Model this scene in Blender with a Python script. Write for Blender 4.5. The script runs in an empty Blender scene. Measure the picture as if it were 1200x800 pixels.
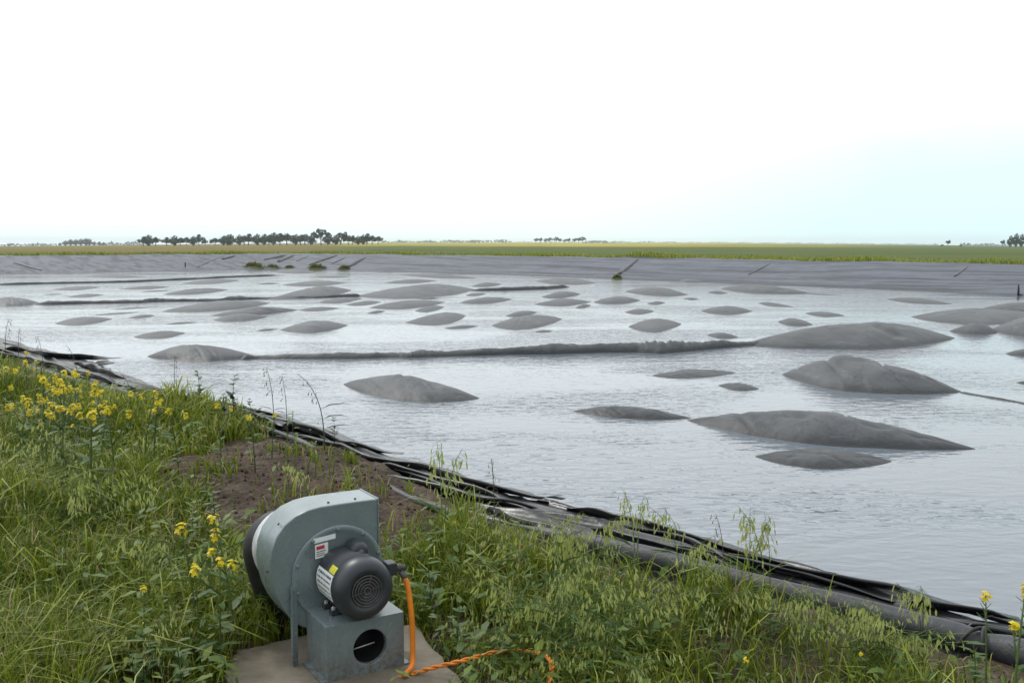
import bpy, math, random
import numpy as np
from mathutils import Vector, Matrix, noise

random.seed(7)
RNG = np.random.default_rng(11)
sc = bpy.context.scene
COL = sc.collection
R = math.radians

# ------------------------------------------------------------------ camera
F, HOR, H = 1177.0, 284.0, 3.4
PITCH, ROLL = math.atan((400 - HOR) / F), R(0.1)
FWD = Vector((0, math.cos(PITCH), -math.sin(PITCH)))
UP0 = Vector((0, math.sin(PITCH), math.cos(PITCH)))
RT0 = Vector((1, 0, 0))
RT = RT0 * math.cos(ROLL) + UP0 * math.sin(ROLL)
UP = -RT0 * math.sin(ROLL) + UP0 * math.cos(ROLL)
CAM = Vector((0, 0, H))

def ray(x, y):
    return FWD + RT * ((x - 600) / F) - UP * ((y - 400) / F)

def at(x, y, z=0.0):
    """photo pixel -> the point of the level plane z it shows"""
    d = ray(x, y)
    return CAM + d * ((z - H) / d.z)

def at_depth(x, y, Y):
    d = ray(x, y)
    return CAM + d * (Y / d.y)

cam = bpy.data.cameras.new('camera')
cam.lens, cam.sensor_width, cam.clip_start, cam.clip_end = 36 * F / 1200, 36, 0.05, 20000
co = bpy.data.objects.new('camera', cam)
COL.objects.link(co)
M = Matrix((RT, UP, -FWD)).transposed().to_4x4()
M.translation = CAM
co.matrix_world = M
sc.camera = co

# ------------------------------------------------------------------ lagoon frame
EX, EY = 0.669, -0.743          # along the near crest, to the right
NX, NY = 0.743, 0.669           # across, into the lagoon
def tn(t, n):
    return (t * EX + n * NX, t * EY + n * NY)
def to_tn(x, y):
    return x * EX + y * EY, x * NX + y * NY
CR_T = [-130, -40, -16, -13.87, -12.5, -11.1, -9.75, -8.3, -7.3, -6.8, -6.1, -5.4, -4.5, -4.0, -3.5, -3.0, -2.5, -2.0, -1.5, 2, 60]
CR_N = [3.8, 3.8, 3.75, 3.67, 3.58, 3.76, 3.86, 3.96, 3.99, 3.96, 3.83, 3.72, 3.54, 3.55, 3.60, 3.68, 3.73, 3.77, 3.80, 3.8, 3.8]
def crest(t):
    return np.interp(t, CR_T, CR_N)
ZB, S1, S2 = 1.9, 0.05, 0.60    # berm height over the water, slope of the shoulder and of the bank below it
def at_shoulder(x, y):
    """photo pixel -> the gently sloping shoulder of the near bank"""
    P = at(x, y, ZB)
    c = float(crest(to_tn(P.x, P.y)[0]))
    d = ray(x, y)
    for _ in range(4):
        k = (ZB + S1 * c - H) / (d.z + S1 * (d.x * NX + d.y * NY))
        Q = CAM + d * k
        c = float(crest(to_tn(Q.x, Q.y)[0]))
    return Q
EDGE_PX = [(0, 398), (60, 412), (110, 424), (160, 447), (212, 462.5), (330, 489), (400, 520), (450, 535), (490, 550), (560, 569), (640, 588), (700, 602), (770, 623), (862, 643), (950, 668), (1083, 703), (1128, 721), (1200, 750)]
_e = []
for _x, _y in EDGE_PX:
    _q = at_shoulder(_x, _y)
    _t, _n = to_tn(_q.x, _q.y)
    _e.append((_t, min(3.2, max(.25, _n - float(crest(_t))))))
_e.sort()
def shoulder(t):
    return np.interp(t, [a for a, b in _e], [b for a, b in _e])
def bank_z(x, y):
    t, n = to_tn(x, y)
    d, e = n - crest(t), shoulder(t)
    return ZB - S1 * min(max(0.0, d), e) - S2 * max(0.0, d - e)
def at_bank(x, y):
    return at_shoulder(x, y)

# ------------------------------------------------------------------ node helpers
def mat(name):
    m = bpy.data.materials.new(name)
    m.use_nodes = True
    nt = m.node_tree
    return m, nt, nt.nodes['Principled BSDF']
def N(nt, typ, **kw):
    n = nt.nodes.new(typ)
    for k, v in kw.items():
        if k in n.inputs:
            n.inputs[k].default_value = v
        else:
            setattr(n, k, v)
    return n
def L(nt, a, b):
    nt.links.new(a, b)
def coords(nt, scale=(1, 1, 1), kind='pos', rot=(0, 0, 0)):
    if kind == 'pos':
        o = N(nt, 'ShaderNodeNewGeometry').outputs['Position']
    else:
        o = N(nt, 'ShaderNodeTexCoord').outputs['Object']
    if any(rot):                        # turn first, then stretch
        m0 = N(nt, 'ShaderNodeMapping')
        m0.inputs['Rotation'].default_value = rot
        L(nt, o, m0.inputs['Vector'])
        o = m0.outputs['Vector']
    mp = N(nt, 'ShaderNodeMapping')
    mp.inputs['Scale'].default_value = scale
    L(nt, o, mp.inputs['Vector'])
    return mp.outputs['Vector']
def noise_n(nt, vec, scale, detail=4, rough=0.55, dist=0.0):
    n = N(nt, 'ShaderNodeTexNoise')
    n.inputs['Scale'].default_value = scale
    n.inputs['Detail'].default_value = detail
    n.inputs['Roughness'].default_value = rough
    n.inputs['Distortion'].default_value = dist
    L(nt, vec, n.inputs['Vector'])
    return n.outputs['Fac']
def ramp(nt, fac, stops):
    r = N(nt, 'ShaderNodeValToRGB')
    els = r.color_ramp.elements
    while len(els) < len(stops):
        els.new(0.5)
    for e, (p, c) in zip(els, stops):
        e.position = p
        e.color = (c[0], c[1], c[2], 1) if not isinstance(c, (int, float)) else (c, c, c, 1)
    L(nt, fac, r.inputs['Fac'])
    return r.outputs['Color']
def mixc(nt, fac, a, b, blend='MIX'):
    m = N(nt, 'ShaderNodeMix', data_type='RGBA', blend_type=blend)
    for sock, v in ((m.inputs[0], fac), (m.inputs[6], a), (m.inputs[7], b)):
        if hasattr(v, 'links'):
            L(nt, v, sock)
        elif isinstance(v, (int, float)):
            sock.default_value = v
        else:
            sock.default_value = (v[0], v[1], v[2], 1)
    return m.outputs[2]
def math_n(nt, op, a, b=0.0, clamp=False):
    m = N(nt, 'ShaderNodeMath', operation=op, use_clamp=clamp)
    for sock, v in ((m.inputs[0], a), (m.inputs[1], b)):
        if hasattr(v, 'links'):
            L(nt, v, sock)
        else:
            sock.default_value = v
    return m.outputs[0]
def smooth(nt, v, lo, hi):
    m = N(nt, 'ShaderNodeMapRange', interpolation_type='SMOOTHSTEP')
    m.inputs['From Min'].default_value = lo
    m.inputs['From Max'].default_value = hi
    L(nt, v, m.inputs['Value'])
    return m.outputs['Result']
def bump(nt, bsdf, h, strength=0.5, dist=0.01, prev=None):
    b = N(nt, 'ShaderNodeBump')
    b.inputs['Distance'].default_value = dist
    if hasattr(strength, 'links'):
        L(nt, strength, b.inputs['Strength'])
    else:
        b.inputs['Strength'].default_value = strength
    L(nt, h, b.inputs['Height'])
    if prev:
        L(nt, prev, b.inputs['Normal'])
    L(nt, b.outputs['Normal'], bsdf.inputs['Normal'])
    return b.outputs['Normal']
def simple(name, col, rough=0.5, metal=0.0, var=0.15, scale=20, bmp=0.0, spec=0.5):
    m, nt, b = mat(name)
    v = coords(nt, kind='obj')
    f = noise_n(nt, v, scale, 5)
    c0 = tuple(c * (1 - var) for c in col)
    c1 = tuple(min(1, c * (1 + var)) for c in col)
    L(nt, ramp(nt, f, [(0.3, c0), (0.7, c1)]), b.inputs['Base Color'])
    b.inputs['Roughness'].default_value = rough
    b.inputs['Metallic'].default_value = metal
    b.inputs['Specular IOR Level'].default_value = spec
    if bmp:
        bump(nt, b, noise_n(nt, v, scale * 6, 3), bmp, 0.002)
    return m

MT = {}
# water: rain water lying on the dark cover, wind ripples with calm lanes
m, nt, b = mat('pond_water')
P = coords(nt)
calm = smooth(nt, noise_n(nt, coords(nt, (0.10, 0.22, 0.1)), 1.0, 3, 0.5, 0.6), 0.40, 0.62)
rip1 = noise_n(nt, coords(nt, (1.9, 4.2, 1), rot=(0, 0, R(-8))), 1.0, 2, 0.45, 0.5)
rip2 = noise_n(nt, coords(nt, (4.2, 9.0, 1), rot=(0, 0, R(12))), 1.0, 2, 0.5, 0.3)
rip3 = noise_n(nt, coords(nt, (0.35, 1.1, 1), rot=(0, 0, R(-6))), 1.0, 2, 0.5, 0.2)
hh = math_n(nt, 'ADD', math_n(nt, 'MULTIPLY', rip1, 0.62), math_n(nt, 'MULTIPLY', rip2, 0.28))
hh = math_n(nt, 'ADD', hh, math_n(nt, 'MULTIPLY', rip3, 0.5))
st = math_n(nt, 'ADD', math_n(nt, 'MULTIPLY', calm, 0.75), 0.28)
bump(nt, b, hh, st, 0.058)
L(nt, ramp(nt, noise_n(nt, P, 0.05, 3), [(0.3, (0.108, 0.132, 0.162)), (0.7, (0.142, 0.165, 0.196))]), b.inputs['Base Color'])
b.inputs['Roughness'].default_value = 0.06
b.inputs['IOR'].default_value = 1.48
MT['water'] = m

def liner_mat(name, base, dusty, dust_lo, dust_hi, rough, wet_shade=True, streak=None, bscale=9.0, bdist=0.02, spec=0.5, fineb=0.3, seam=False):
    m, nt, b = mat(name)
    P = coords(nt)
    big = noise_n(nt, P, 0.9, 5, 0.6)
    fine = noise_n(nt, P, 14, 5, 0.65)
    f = math_n(nt, 'ADD', math_n(nt, 'MULTIPLY', big, 0.6), math_n(nt, 'MULTIPLY', fine, 0.4))
    c = ramp(nt, f, [(dust_lo, base), (dust_hi, dusty)])
    if streak:
        s = noise_n(nt, coords(nt, streak[0], rot=streak[1]), 1.0, 4, 0.6)
        c = mixc(nt, smooth(nt, s, 0.42, 0.66), c, tuple(x * streak[2] for x in base))
    rr = math_n(nt, 'ADD', math_n(nt, 'MULTIPLY', fine, 0.2), rough - 0.1)
    if seam:   # dusty tide marks and the welds between the sheets
        mk = smooth(nt, noise_n(nt, coords(nt, (1.1, 1.1, 6.0)), 1.0, 5, 0.7, 1.2), 0.56, 0.66)
        c = mixc(nt, math_n(nt, 'MULTIPLY', mk, 0.5), c, tuple(x * 1.35 for x in dusty))
        se = N(nt, 'ShaderNodeSeparateXYZ')
        L(nt, coords(nt, (1, 1, 1), rot=(0, 0, R(20))), se.inputs[0])
        fr_ = math_n(nt, 'PINGPONG', math_n(nt, 'ADD', se.outputs['X'], math_n(nt, 'MULTIPLY', big, 0.5)), 1.9)
        sm = smooth(nt, fr_, 0.035, 0.015)
        c = mixc(nt, math_n(nt, 'MULTIPLY', sm, 0.22), c, tuple(x * 0.6 for x in base))
    if wet_shade:   # wet film at the water line, drawn higher as painted shade on the bulges
        g = N(nt, 'ShaderNodeSeparateXYZ')
        L(nt, P, g.inputs[0])
        zz = math_n(nt, 'ADD', g.outputs['Z'], math_n(nt, 'MULTIPLY', math_n(nt, 'SUBTRACT', f, 0.5), 0.22))
        w = smooth(nt, zz, 0.20, 0.02)
        c = mixc(nt, math_n(nt, 'MULTIPLY', w, 0.9), c, tuple(x * 0.42 for x in base))
        rr = math_n(nt, 'SUBTRACT', rr, math_n(nt, 'MULTIPLY', w, 0.06))
    L(nt, c, b.inputs['Base Color'])
    b.inputs['Specular IOR Level'].default_value = spec
    L(nt, rr, b.inputs['Roughness'])
    n1 = bump(nt, b, noise_n(nt, P, bscale, 6, 0.65, 0.5), 0.5, bdist)
    bump(nt, b, noise_n(nt, P, 60, 3), fineb, 0.004, n1)
    return m
MT['cover'] = liner_mat('weathered_cover', (0.032, 0.037, 0.043), (0.092, 0.098, 0.106), 0.36, 0.70, 0.52, bscale=4, bdist=0.04, spec=0.27, fineb=.2, seam=True)
MT['bank'] = liner_mat('bank_liner_grey', (0.064, 0.073, 0.097), (0.112, 0.123, 0.154), 0.35, 0.65, 0.6, wet_shade=True, spec=0.25,
                       streak=((0.07, 1.1, 3.0), (0, 0, R(46)), 0.40), bscale=1.6, bdist=0.10)
MT['black'] = liner_mat('black_liner', (0.007, 0.0075, 0.009), (0.028, 0.030, 0.034), 0.50, 0.75, 0.30, wet_shade=False, bscale=7, bdist=0.008, spec=0.36, fineb=0.06)
MT['tube'] = liner_mat('black_liner_roll', (0.020, 0.022, 0.027), (0.05, 0.053, 0.06), 0.4, 0.7, 0.48, wet_shade=False, spec=0.4, bscale=18, bdist=0.01)
MT['fold_dark'] = liner_mat('liner_fold', (0.03, 0.03, 0.034), (0.07, 0.07, 0.075), 0.4, 0.7, 0.5, wet_shade=False)

# ground near the lagoon and fields beyond, one sheet
m, nt, b = mat('earth_and_fields')
P = coords(nt)
fine = noise_n(nt, P, 26, 6, 0.7)
clod = noise_n(nt, P, 5, 5, 0.65)
dirt = ramp(nt, math_n(nt, 'ADD', math_n(nt, 'MULTIPLY', fine, 0.55), math_n(nt, 'MULTIPLY', clod, 0.45)),
            [(0.34, (0.022, 0.016, 0.012)), (0.5, (0.080, 0.060, 0.046)), (0.66, (0.165, 0.135, 0.108))])
reddish = smooth(nt, noise_n(nt, P, 1.7, 3), 0.5, 0.68)
dirt = mixc(nt, math_n(nt, 'MULTIPLY', reddish, 0.45), dirt, (0.11, 0.062, 0.045))
sep = N(nt, 'ShaderNodeSeparateXYZ')
L(nt, P, sep.inputs[0])
X, Y = sep.outputs['X'], sep.outputs['Y']
az = math_n(nt, 'DIVIDE', X, math_n(nt, 'MAXIMUM', Y, 1.0))
wob = noise_n(nt, coords(nt, (0.004, 0.012, 0)), 1.0, 4, 0.6)
dist = math_n(nt, 'MULTIPLY', Y, math_n(nt, 'ADD', math_n(nt, 'MULTIPLY', wob, 0.6), 0.7))
fgreen = ramp(nt, noise_n(nt, coords(nt, (0.02, 0.09, 0)), 1.0, 6, 0.7), [(0.3, (0.050, 0.075, 0.018)), (0.55, (0.085, 0.110, 0.028)), (0.75, (0.135, 0.135, 0.040))])
folive = ramp(nt, noise_n(nt, coords(nt, (0.02, 0.06, 0)), 1.0, 5, 0.7), [(0.3, (0.11, 0.11, 0.025)), (0.6, (0.17, 0.125, 0.04)), (0.8, (0.10, 0.12, 0.025))])
yell = (0.40, 0.32, 0.045)
wav = noise_n(nt, coords(nt, (0.008, 0.02, 0)), 1.0, 4, 0.6)
ym = math_n(nt, 'MULTIPLY', smooth(nt, dist, 330, 470), math_n(nt, 'MULTIPLY', smooth(nt, az, -0.20, -0.14), smooth(nt, az, 0.46, 0.14)))
ym = math_n(nt, 'MULTIPLY', ym, smooth(nt, wav, 0.34, 0.58))
om = math_n(nt, 'MULTIPLY', smooth(nt, az, -0.12, -0.22), smooth(nt, dist, 130, 190))
fld = mixc(nt, om, fgreen, folive)
fld = mixc(nt, ym, fld, yell)
col = mixc(nt, smooth(nt, Y, 24, 60), dirt, fld)
L(nt, col, b.inputs['Base Color'])
b.inputs['Roughness'].default_value = 0.95
b.inputs['Specular IOR Level'].default_value = 0.1
n1 = bump(nt, b, clod, 0.7, 0.06)
bump(nt, b, fine, 1.0, 0.03, n1)
MT['ground'] = m

def leaf_mat(name, stops, transl=0.35, rough=0.5, attr=True):
    m, nt, b = mat(name)
    if attr:
        a = N(nt, 'ShaderNodeAttribute', attribute_name='tint')
        fac = a.outputs['Fac']
    else:
        oi = N(nt, 'ShaderNodeObjectInfo')
        v = coords(nt, kind='obj')
        fac = math_n(nt, 'ADD', math_n(nt, 'MULTIPLY', noise_n(nt, v, 25, 3), 0.7), math_n(nt, 'MULTIPLY', oi.outputs['Random'], 0.3))
    c = ramp(nt, fac, stops)
    L(nt, c, b.inputs['Base Color'])
    b.inputs['Roughness'].default_value = rough
    b.inputs['Specular IOR Level'].default_value = 0.3
    tr = N(nt, 'ShaderNodeBsdfTranslucent')
    L(nt, c, tr.inputs['Color'])
    mx = N(nt, 'ShaderNodeMixShader')
    mx.inputs[0].default_value = transl
    L(nt, b.outputs[0], mx.inputs[1])
    L(nt, tr.outputs[0], mx.inputs[2])
    L(nt, mx.outputs[0], nt.nodes['Material Output'].inputs['Surface'])
    return m
MT['grass'] = leaf_mat('grass_blades', [(0.0, (0.055, 0.092, 0.005)), (0.35, (0.145, 0.195, 0.010)), (0.7, (0.285, 0.325, 0.028)),
                                        (0.86, (0.33, 0.37, 0.08)), (0.90, (0.28, 0.21, 0.10)), (1.0, (0.44, 0.37, 0.21))])
MT['weed'] = leaf_mat('weed_leaves', [(0.0, (0.038, 0.082, 0.008)), (0.5, (0.085, 0.145, 0.014)), (1.0, (0.16, 0.22, 0.03))])
MT['farweed'] = leaf_mat('shore_weed_leaves', [(0.0, (0.12, 0.14, 0.03)), (1.0, (0.24, 0.23, 0.06))], attr=False)
MT['darkleaf'] = leaf_mat('dark_leaves', [(0.2, (0.018, 0.035, 0.014)), (0.8, (0.04, 0.065, 0.025))], 0.2, attr=False)
MT['stem'] = leaf_mat('plant_stem', [(0.2, (0.06, 0.11, 0.025)), (0.8, (0.12, 0.17, 0.05))], 0.15, attr=False)
MT['drystem'] = leaf_mat('dry_grass_stem', [(0.2, (0.07, 0.075, 0.05)), (0.8, (0.15, 0.15, 0.10))], 0.1, attr=False)
MT['mleaf'] = leaf_mat('mustard_leaf', [(0.2, (0.045, 0.10, 0.02)), (0.8, (0.09, 0.15, 0.035))], 0.35, attr=False)
MT['petal'] = leaf_mat('yellow_petals', [(0.2, (0.70, 0.54, 0.01)), (0.8, (0.84, 0.74, 0.04))], 0.35, attr=False)
MT['oat'] = leaf_mat('oat_spikelets', [(0.2, (0.33, 0.39, 0.09)), (0.8, (0.52, 0.55, 0.22))], 0.35, attr=False)
MT['dryoat'] = leaf_mat('dry_seed_head', [(0.2, (0.13, 0.12, 0.09)), (0.8, (0.22, 0.20, 0.15))], 0.3, attr=False)
MT['crown'] = leaf_mat('tree_leaves', [(0.2, (0.022, 0.040, 0.020)), (0.8, (0.045, 0.070, 0.032))], 0.2, 0.7, attr=False)
MT['crown_far'] = leaf_mat('far_woods_leaves', [(0.2, (0.03, 0.05, 0.03)), (0.8, (0.05, 0.07, 0.04))], 0.2, 0.7, attr=False)
MT['bark'] = simple('bark', (0.06, 0.05, 0.04), 0.9, scale=6)
def grimy(name, col, rough, spec, mud, lo=.0, hi=.16, scale=9):
    """painted metal with dust, splashes low down and scuffs"""
    m, nt, b = mat(name)
    v = coords(nt, kind='obj')
    f = noise_n(nt, v, scale, 5)
    c = ramp(nt, f, [(0.3, tuple(x * .86 for x in col)), (0.7, tuple(x * 1.12 for x in col))])
    dust = smooth(nt, noise_n(nt, v, 5, 6, 0.7, 0.8), 0.47, 0.72)
    c = mixc(nt, math_n(nt, 'MULTIPLY', dust, 0.35), c, tuple(x * .55 + y * .45 for x, y in zip(col, mud)))
    sp = N(nt, 'ShaderNodeSeparateXYZ')
    L(nt, v, sp.inputs[0])
    spl = noise_n(nt, v, 55, 4, 0.7)
    z = math_n(nt, 'ADD', sp.outputs['Z'], math_n(nt, 'MULTIPLY', math_n(nt, 'SUBTRACT', 0.5, noise_n(nt, v, 16, 4, 0.7)), 0.28))
    mm = math_n(nt, 'MULTIPLY', smooth(nt, z, hi, lo), smooth(nt, spl, 0.40, 0.60))
    c = mixc(nt, math_n(nt, 'MULTIPLY', mm, 0.75), c, mud)
    sc2 = smooth(nt, noise_n(nt, coords(nt, (14, 14, 90), 'obj', (0.4, 0.9, 0.3)), 1.0, 4, 0.6), 0.66, 0.72)
    c = mixc(nt, math_n(nt, 'MULTIPLY', sc2, 0.4), c, tuple(min(1, x * 1.9) for x in col))
    rust = smooth(nt, noise_n(nt, v, 26, 5, 0.7), 0.69, 0.74)
    c = mixc(nt, math_n(nt, 'MULTIPLY', rust, 0.7), c, (0.10, 0.045, 0.022))
    L(nt, c, b.inputs['Base Color'])
    rr = math_n(nt, 'ADD', math_n(nt, 'MULTIPLY', math_n(nt, 'ADD', mm, dust), 0.25), rough)
    L(nt, rr, b.inputs['Roughness'])
    b.inputs['Specular IOR Level'].default_value = spec
    bump(nt, b, noise_n(nt, v, 6, 3), 0.12, 0.01)
    return m
MT['paint'] = grimy('grey_green_paint', (0.165, 0.208, 0.222), 0.26, 0.85, (0.10, 0.078, 0.058))
MT['darkpaint'] = grimy('dark_motor_paint', (0.030, 0.035, 0.044), 0.40, 0.5, (0.055, 0.048, 0.04), .18, .32, 14)
MT['rubber'] = simple('black_rubber', (0.010, 0.010, 0.011), 0.6, var=0.3, scale=18, bmp=0.1)
MT['galv'] = simple('pale_metal', (0.60, 0.61, 0.64), 0.38, metal=0.35, var=0.12, scale=25)
MT['grille'] = simple('grille_metal', (0.085, 0.082, 0.08), 0.5, metal=0.3, var=0.2, scale=40)
MT['white'] = simple('white_label', (0.78, 0.80, 0.80), 0.4, var=0.05, scale=60)
MT['ink'] = simple('label_print', (0.06, 0.09, 0.11), 0.5)
MT['red'] = simple('red_print', (0.50, 0.03, 0.06), 0.45)
MT['yellow'] = simple('yellow_sticker', (0.62, 0.60, 0.05), 0.45)
MT['orange'] = grimy('orange_cord', (0.74, 0.215, 0.014), 0.42, 0.4, (0.20, 0.095, 0.035), -.01, .05, 24)
MT['concrete'] = None
m, nt, b = mat('concrete')
P = coords(nt)
f = noise_n(nt, P, 9, 6, 0.7)
c = ramp(nt, f, [(0.3, (0.12, 0.10, 0.072)), (0.7, (0.205, 0.178, 0.138))])
st = smooth(nt, noise_n(nt, P, 3.2, 4), 0.5, 0.7)
c = mixc(nt, math_n(nt, 'MULTIPLY', st, 0.6), c, (0.12, 0.095, 0.065))
L(nt, c, b.inputs['Base Color'])
b.inputs['Roughness'].default_value = 0.9
bump(nt, b, noise_n(nt, P, 70, 4), 0.5, 0.004)
MT['concrete'] = m

# ------------------------------------------------------------------ mesh helpers
class MB:
    def __init__(s):
        s.v, s.f, s.m, s.mi = [], [], [], 0
    def add(s, vs, fs):
        o = len(s.v)
        s.v.extend(tuple(p) for p in vs)
        for f in fs:
            s.f.append([i + o for i in f])
            s.m.append(s.mi)
    def box(s, c, size, mtx=None):
        x, y, z = (q / 2 for q in size)
        vs = [Vector((a * x, b_ * y, c_ * z)) for a in (-1, 1) for b_ in (-1, 1) for c_ in (-1, 1)]
        if mtx:
            vs = [mtx @ p for p in vs]
        vs = [p + Vector(c) for p in vs]
        s.add(vs, [(0, 1, 3, 2), (4, 6, 7, 5), (0, 4, 5, 1), (2, 3, 7, 6), (0, 2, 6, 4), (1, 5, 7, 3)])
    def tube(s, pts, rad, n=8, caps=True):
        pts = [Vector(p) for p in pts]
        rr = rad if isinstance(rad, (list, tuple)) else [rad] * len(pts)
        t0 = (pts[1] - pts[0]).normalized()
        a = t0.orthogonal().normalized()
        vs = []
        for i, p in enumerate(pts):
            t = (pts[min(i + 1, len(pts) - 1)] - pts[max(i - 1, 0)]).normalized()
            a = (a - t * a.dot(t))
            a = a.normalized() if a.length > 1e-6 else t.orthogonal().normalized()
            c = t.cross(a)
            for k in range(n):
                w = 2 * math.pi * k / n
                vs.append(p + (a * math.cos(w) + c * math.sin(w)) * rr[i])
        fs = []
        for i in range(len(pts) - 1):
            for k in range(n):
                k2 = (k + 1) % n
                fs.append((i * n + k, i * n + k2, (i + 1) * n + k2, (i + 1) * n + k))
        if caps:
            fs.append(tuple(reversed(range(n))))
            fs.append(tuple(range((len(pts) - 1) * n, len(pts) * n)))
        s.add(vs, fs)
    def lathe(s, prof, org, ax, n=32, cap0=True, cap1=True):
        """prof: (distance along ax, radius)"""
        ax = Vector(ax).normalized()
        a = Vector((0, 0, 1)) if abs(ax.z) < 0.9 else Vector((1, 0, 0))
        a = (a - ax * a.dot(ax)).normalized()
        c = ax.cross(a)
        vs, fs = [], []
        for d, r in prof:
            for k in range(n):
                w = 2 * math.pi * k / n
                vs.append(Vector(org) + ax * d + (a * math.cos(w) + c * math.sin(w)) * r)
        for i in range(len(prof) - 1):
            for k in range(n):
                k2 = (k + 1) % n
                fs.append((i * n + k, i * n + k2, (i + 1) * n + k2, (i + 1) * n + k))
        if cap0:
            fs.append(tuple(reversed(range(n))))
        if cap1:
            fs.append(tuple(range((len(prof) - 1) * n, len(prof) * n)))
        s.add(vs, fs)
    def grid(s, P):
        nu, nv = len(P), len(P[0])
        s.add([q for row in P for q in row],
              [(i * nv + j, (i + 1) * nv + j, (i + 1) * nv + j + 1, i * nv + j + 1) for i in range(nu - 1) for j in range(nv - 1)])
    def leaf(s, p, d, up, ln, w, bend=0.2):
        """a pointed leaf of a few faces, from p along d"""
        d = Vector(d).normalized()
        side = d.cross(Vector(up))
        side = side.normalized() if side.length > 1e-4 else d.orthogonal().normalized()
        nrm = side.cross(d)
        p = Vector(p)
        q = lambda u, v, b_: p + d * (ln * u) + side * (w * v) - nrm * (ln * bend * b_)
        s.add([q(0, 0, 0), q(.35, -.5, .12), q(.35, .5, .12), q(.35, 0, .18), q(.75, -.36, .55), q(.75, .36, .55), q(.75, 0, .6), q(1, 0, 1.0)],
              [(0, 3, 1), (0, 2, 3), (1, 3, 6, 4), (3, 2, 5, 6), (4, 6, 7), (6, 5, 7)])
    def build(s, name, mats, parent=None, smoothed=True, loc=None):
        me = bpy.data.meshes.new(name)
        me.from_pydata([tuple(p) for p in s.v], [], s.f)
        if not isinstance(mats, (list, tuple)):
            mats = [mats]
        for q in mats:
            me.materials.append(q)
        if len(mats) > 1:
            me.polygons.foreach_set('material_index', s.m)
        me.polygons.foreach_set('use_smooth', [smoothed] * len(me.polygons))
        me.update()
        o = bpy.data.objects.new(name, me)
        COL.objects.link(o)
        if parent:
            o.parent = parent
        if loc is not None:
            o.location = loc
        return o

def tag(o, label=None, cat=None, group=None, kind=None):
    for k, v in (('label', label), ('category', cat), ('group', group), ('kind', kind)):
        if v:
            o[k] = v
    return o
def thing(name, label, cat, loc=(0, 0, 0), rz=0.0, group=None):
    o = bpy.data.objects.new(name, None)
    o.empty_display_size = 0.05
    COL.objects.link(o)
    o.location = loc
    o.rotation_euler = (0, 0, rz)
    return tag(o, label, cat, group)
def copy_thing(src, label, loc, rz=0.0, scale=1.0, tilt=(0, 0)):
    r = src.copy()
    COL.objects.link(r)
    r.location, r.rotation_euler = loc, (tilt[0], tilt[1], rz)
    r.scale = (scale,) * 3 if isinstance(scale, (int, float)) else scale
    if label:
        r['label'] = label
    for ch in list(src.children):
        c = ch.copy()
        COL.objects.link(c)
        c.parent = r
        for g in ch.children:
            d = g.copy()
            COL.objects.link(d)
            d.parent = c
    return r
def bevel(o, w, seg=2):
    md = o.modifiers.new('edge', 'BEVEL')
    md.width, md.segments, md.limit_method, md.angle_limit = w, seg, 'ANGLE', R(40)
    return o
def np_mesh(name, V, faces_q, faces_t, material, tint=None, parent=None):
    """numpy arrays -> one mesh object"""
    nq, ntri = len(faces_q), len(faces_t)
    me = bpy.data.meshes.new(name)
    me.vertices.add(len(V))
    me.vertices.foreach_set('co', V.astype(np.float32).ravel())
    me.loops.add(nq * 4 + ntri * 3)
    me.loops.foreach_set('vertex_index', np.concatenate([faces_q.ravel(), faces_t.ravel()]).astype(np.int32))
    me.polygons.add(nq + ntri)
    st = np.concatenate([np.arange(nq) * 4, nq * 4 + np.arange(ntri) * 3]).astype(np.int32)
    me.polygons.foreach_set('loop_start', st)
    me.update(calc_edges=True)
    me.polygons.foreach_set('use_smooth', np.ones(nq + ntri, dtype=bool))
    if tint is not None:
        a = me.attributes.new('tint', 'FLOAT', 'POINT')
        a.data.foreach_set('value', tint.astype(np.float32))
    me.materials.append(material)
    o = bpy.data.objects.new(name, me)
    COL.objects.link(o)
    if parent:
        o.parent = parent
    return o

def vnoise(x, y, s=1.0, seed=0.0, oct=4):
    return noise.fractal(Vector((x * s + seed, y * s - seed, seed * 0.7)), 1.0, 2.0, oct)

# ------------------------------------------------------------------ terrain
DIRT_PX = [(172, 565), (225, 540), (300, 517), (352, 514), (420, 545), (500, 585), (535, 610), (520, 655), (455, 680), (430, 650), (330, 650), (262, 632), (195, 612)]
DIRT = [tuple(at(x, y, ZB)[:2]) for x, y in DIRT_PX]
def in_poly(x, y, poly):
    c = np.zeros(np.shape(x), dtype=bool)
    j = len(poly) - 1
    for i in range(len(poly)):
        xi, yi = poly[i]
        xj, yj = poly[j]
        if yi != yj:
            c ^= ((yi > y) != (yj > y)) & (x < (xj - xi) * (y - yi) / (yj - yi) + xi)
        j = i
    return c
DC = at(345, 560, ZB)
def zfield(x, y):
    """far fields: nearly level, falling gently away to the left and right"""
    d = max(0.0, math.hypot(x, y) - 160)
    a = x / max(y, 1.0)
    k = 0.0
    if y > 0:
        if a < -0.12:
            k = min(1.0, (-a - 0.12) / 0.4) * 0.0040
        elif a > 0.2:
            k = min(1.0, (a - 0.2) / 0.3) * 0.0020
    return 1.8 - k * d
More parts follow.
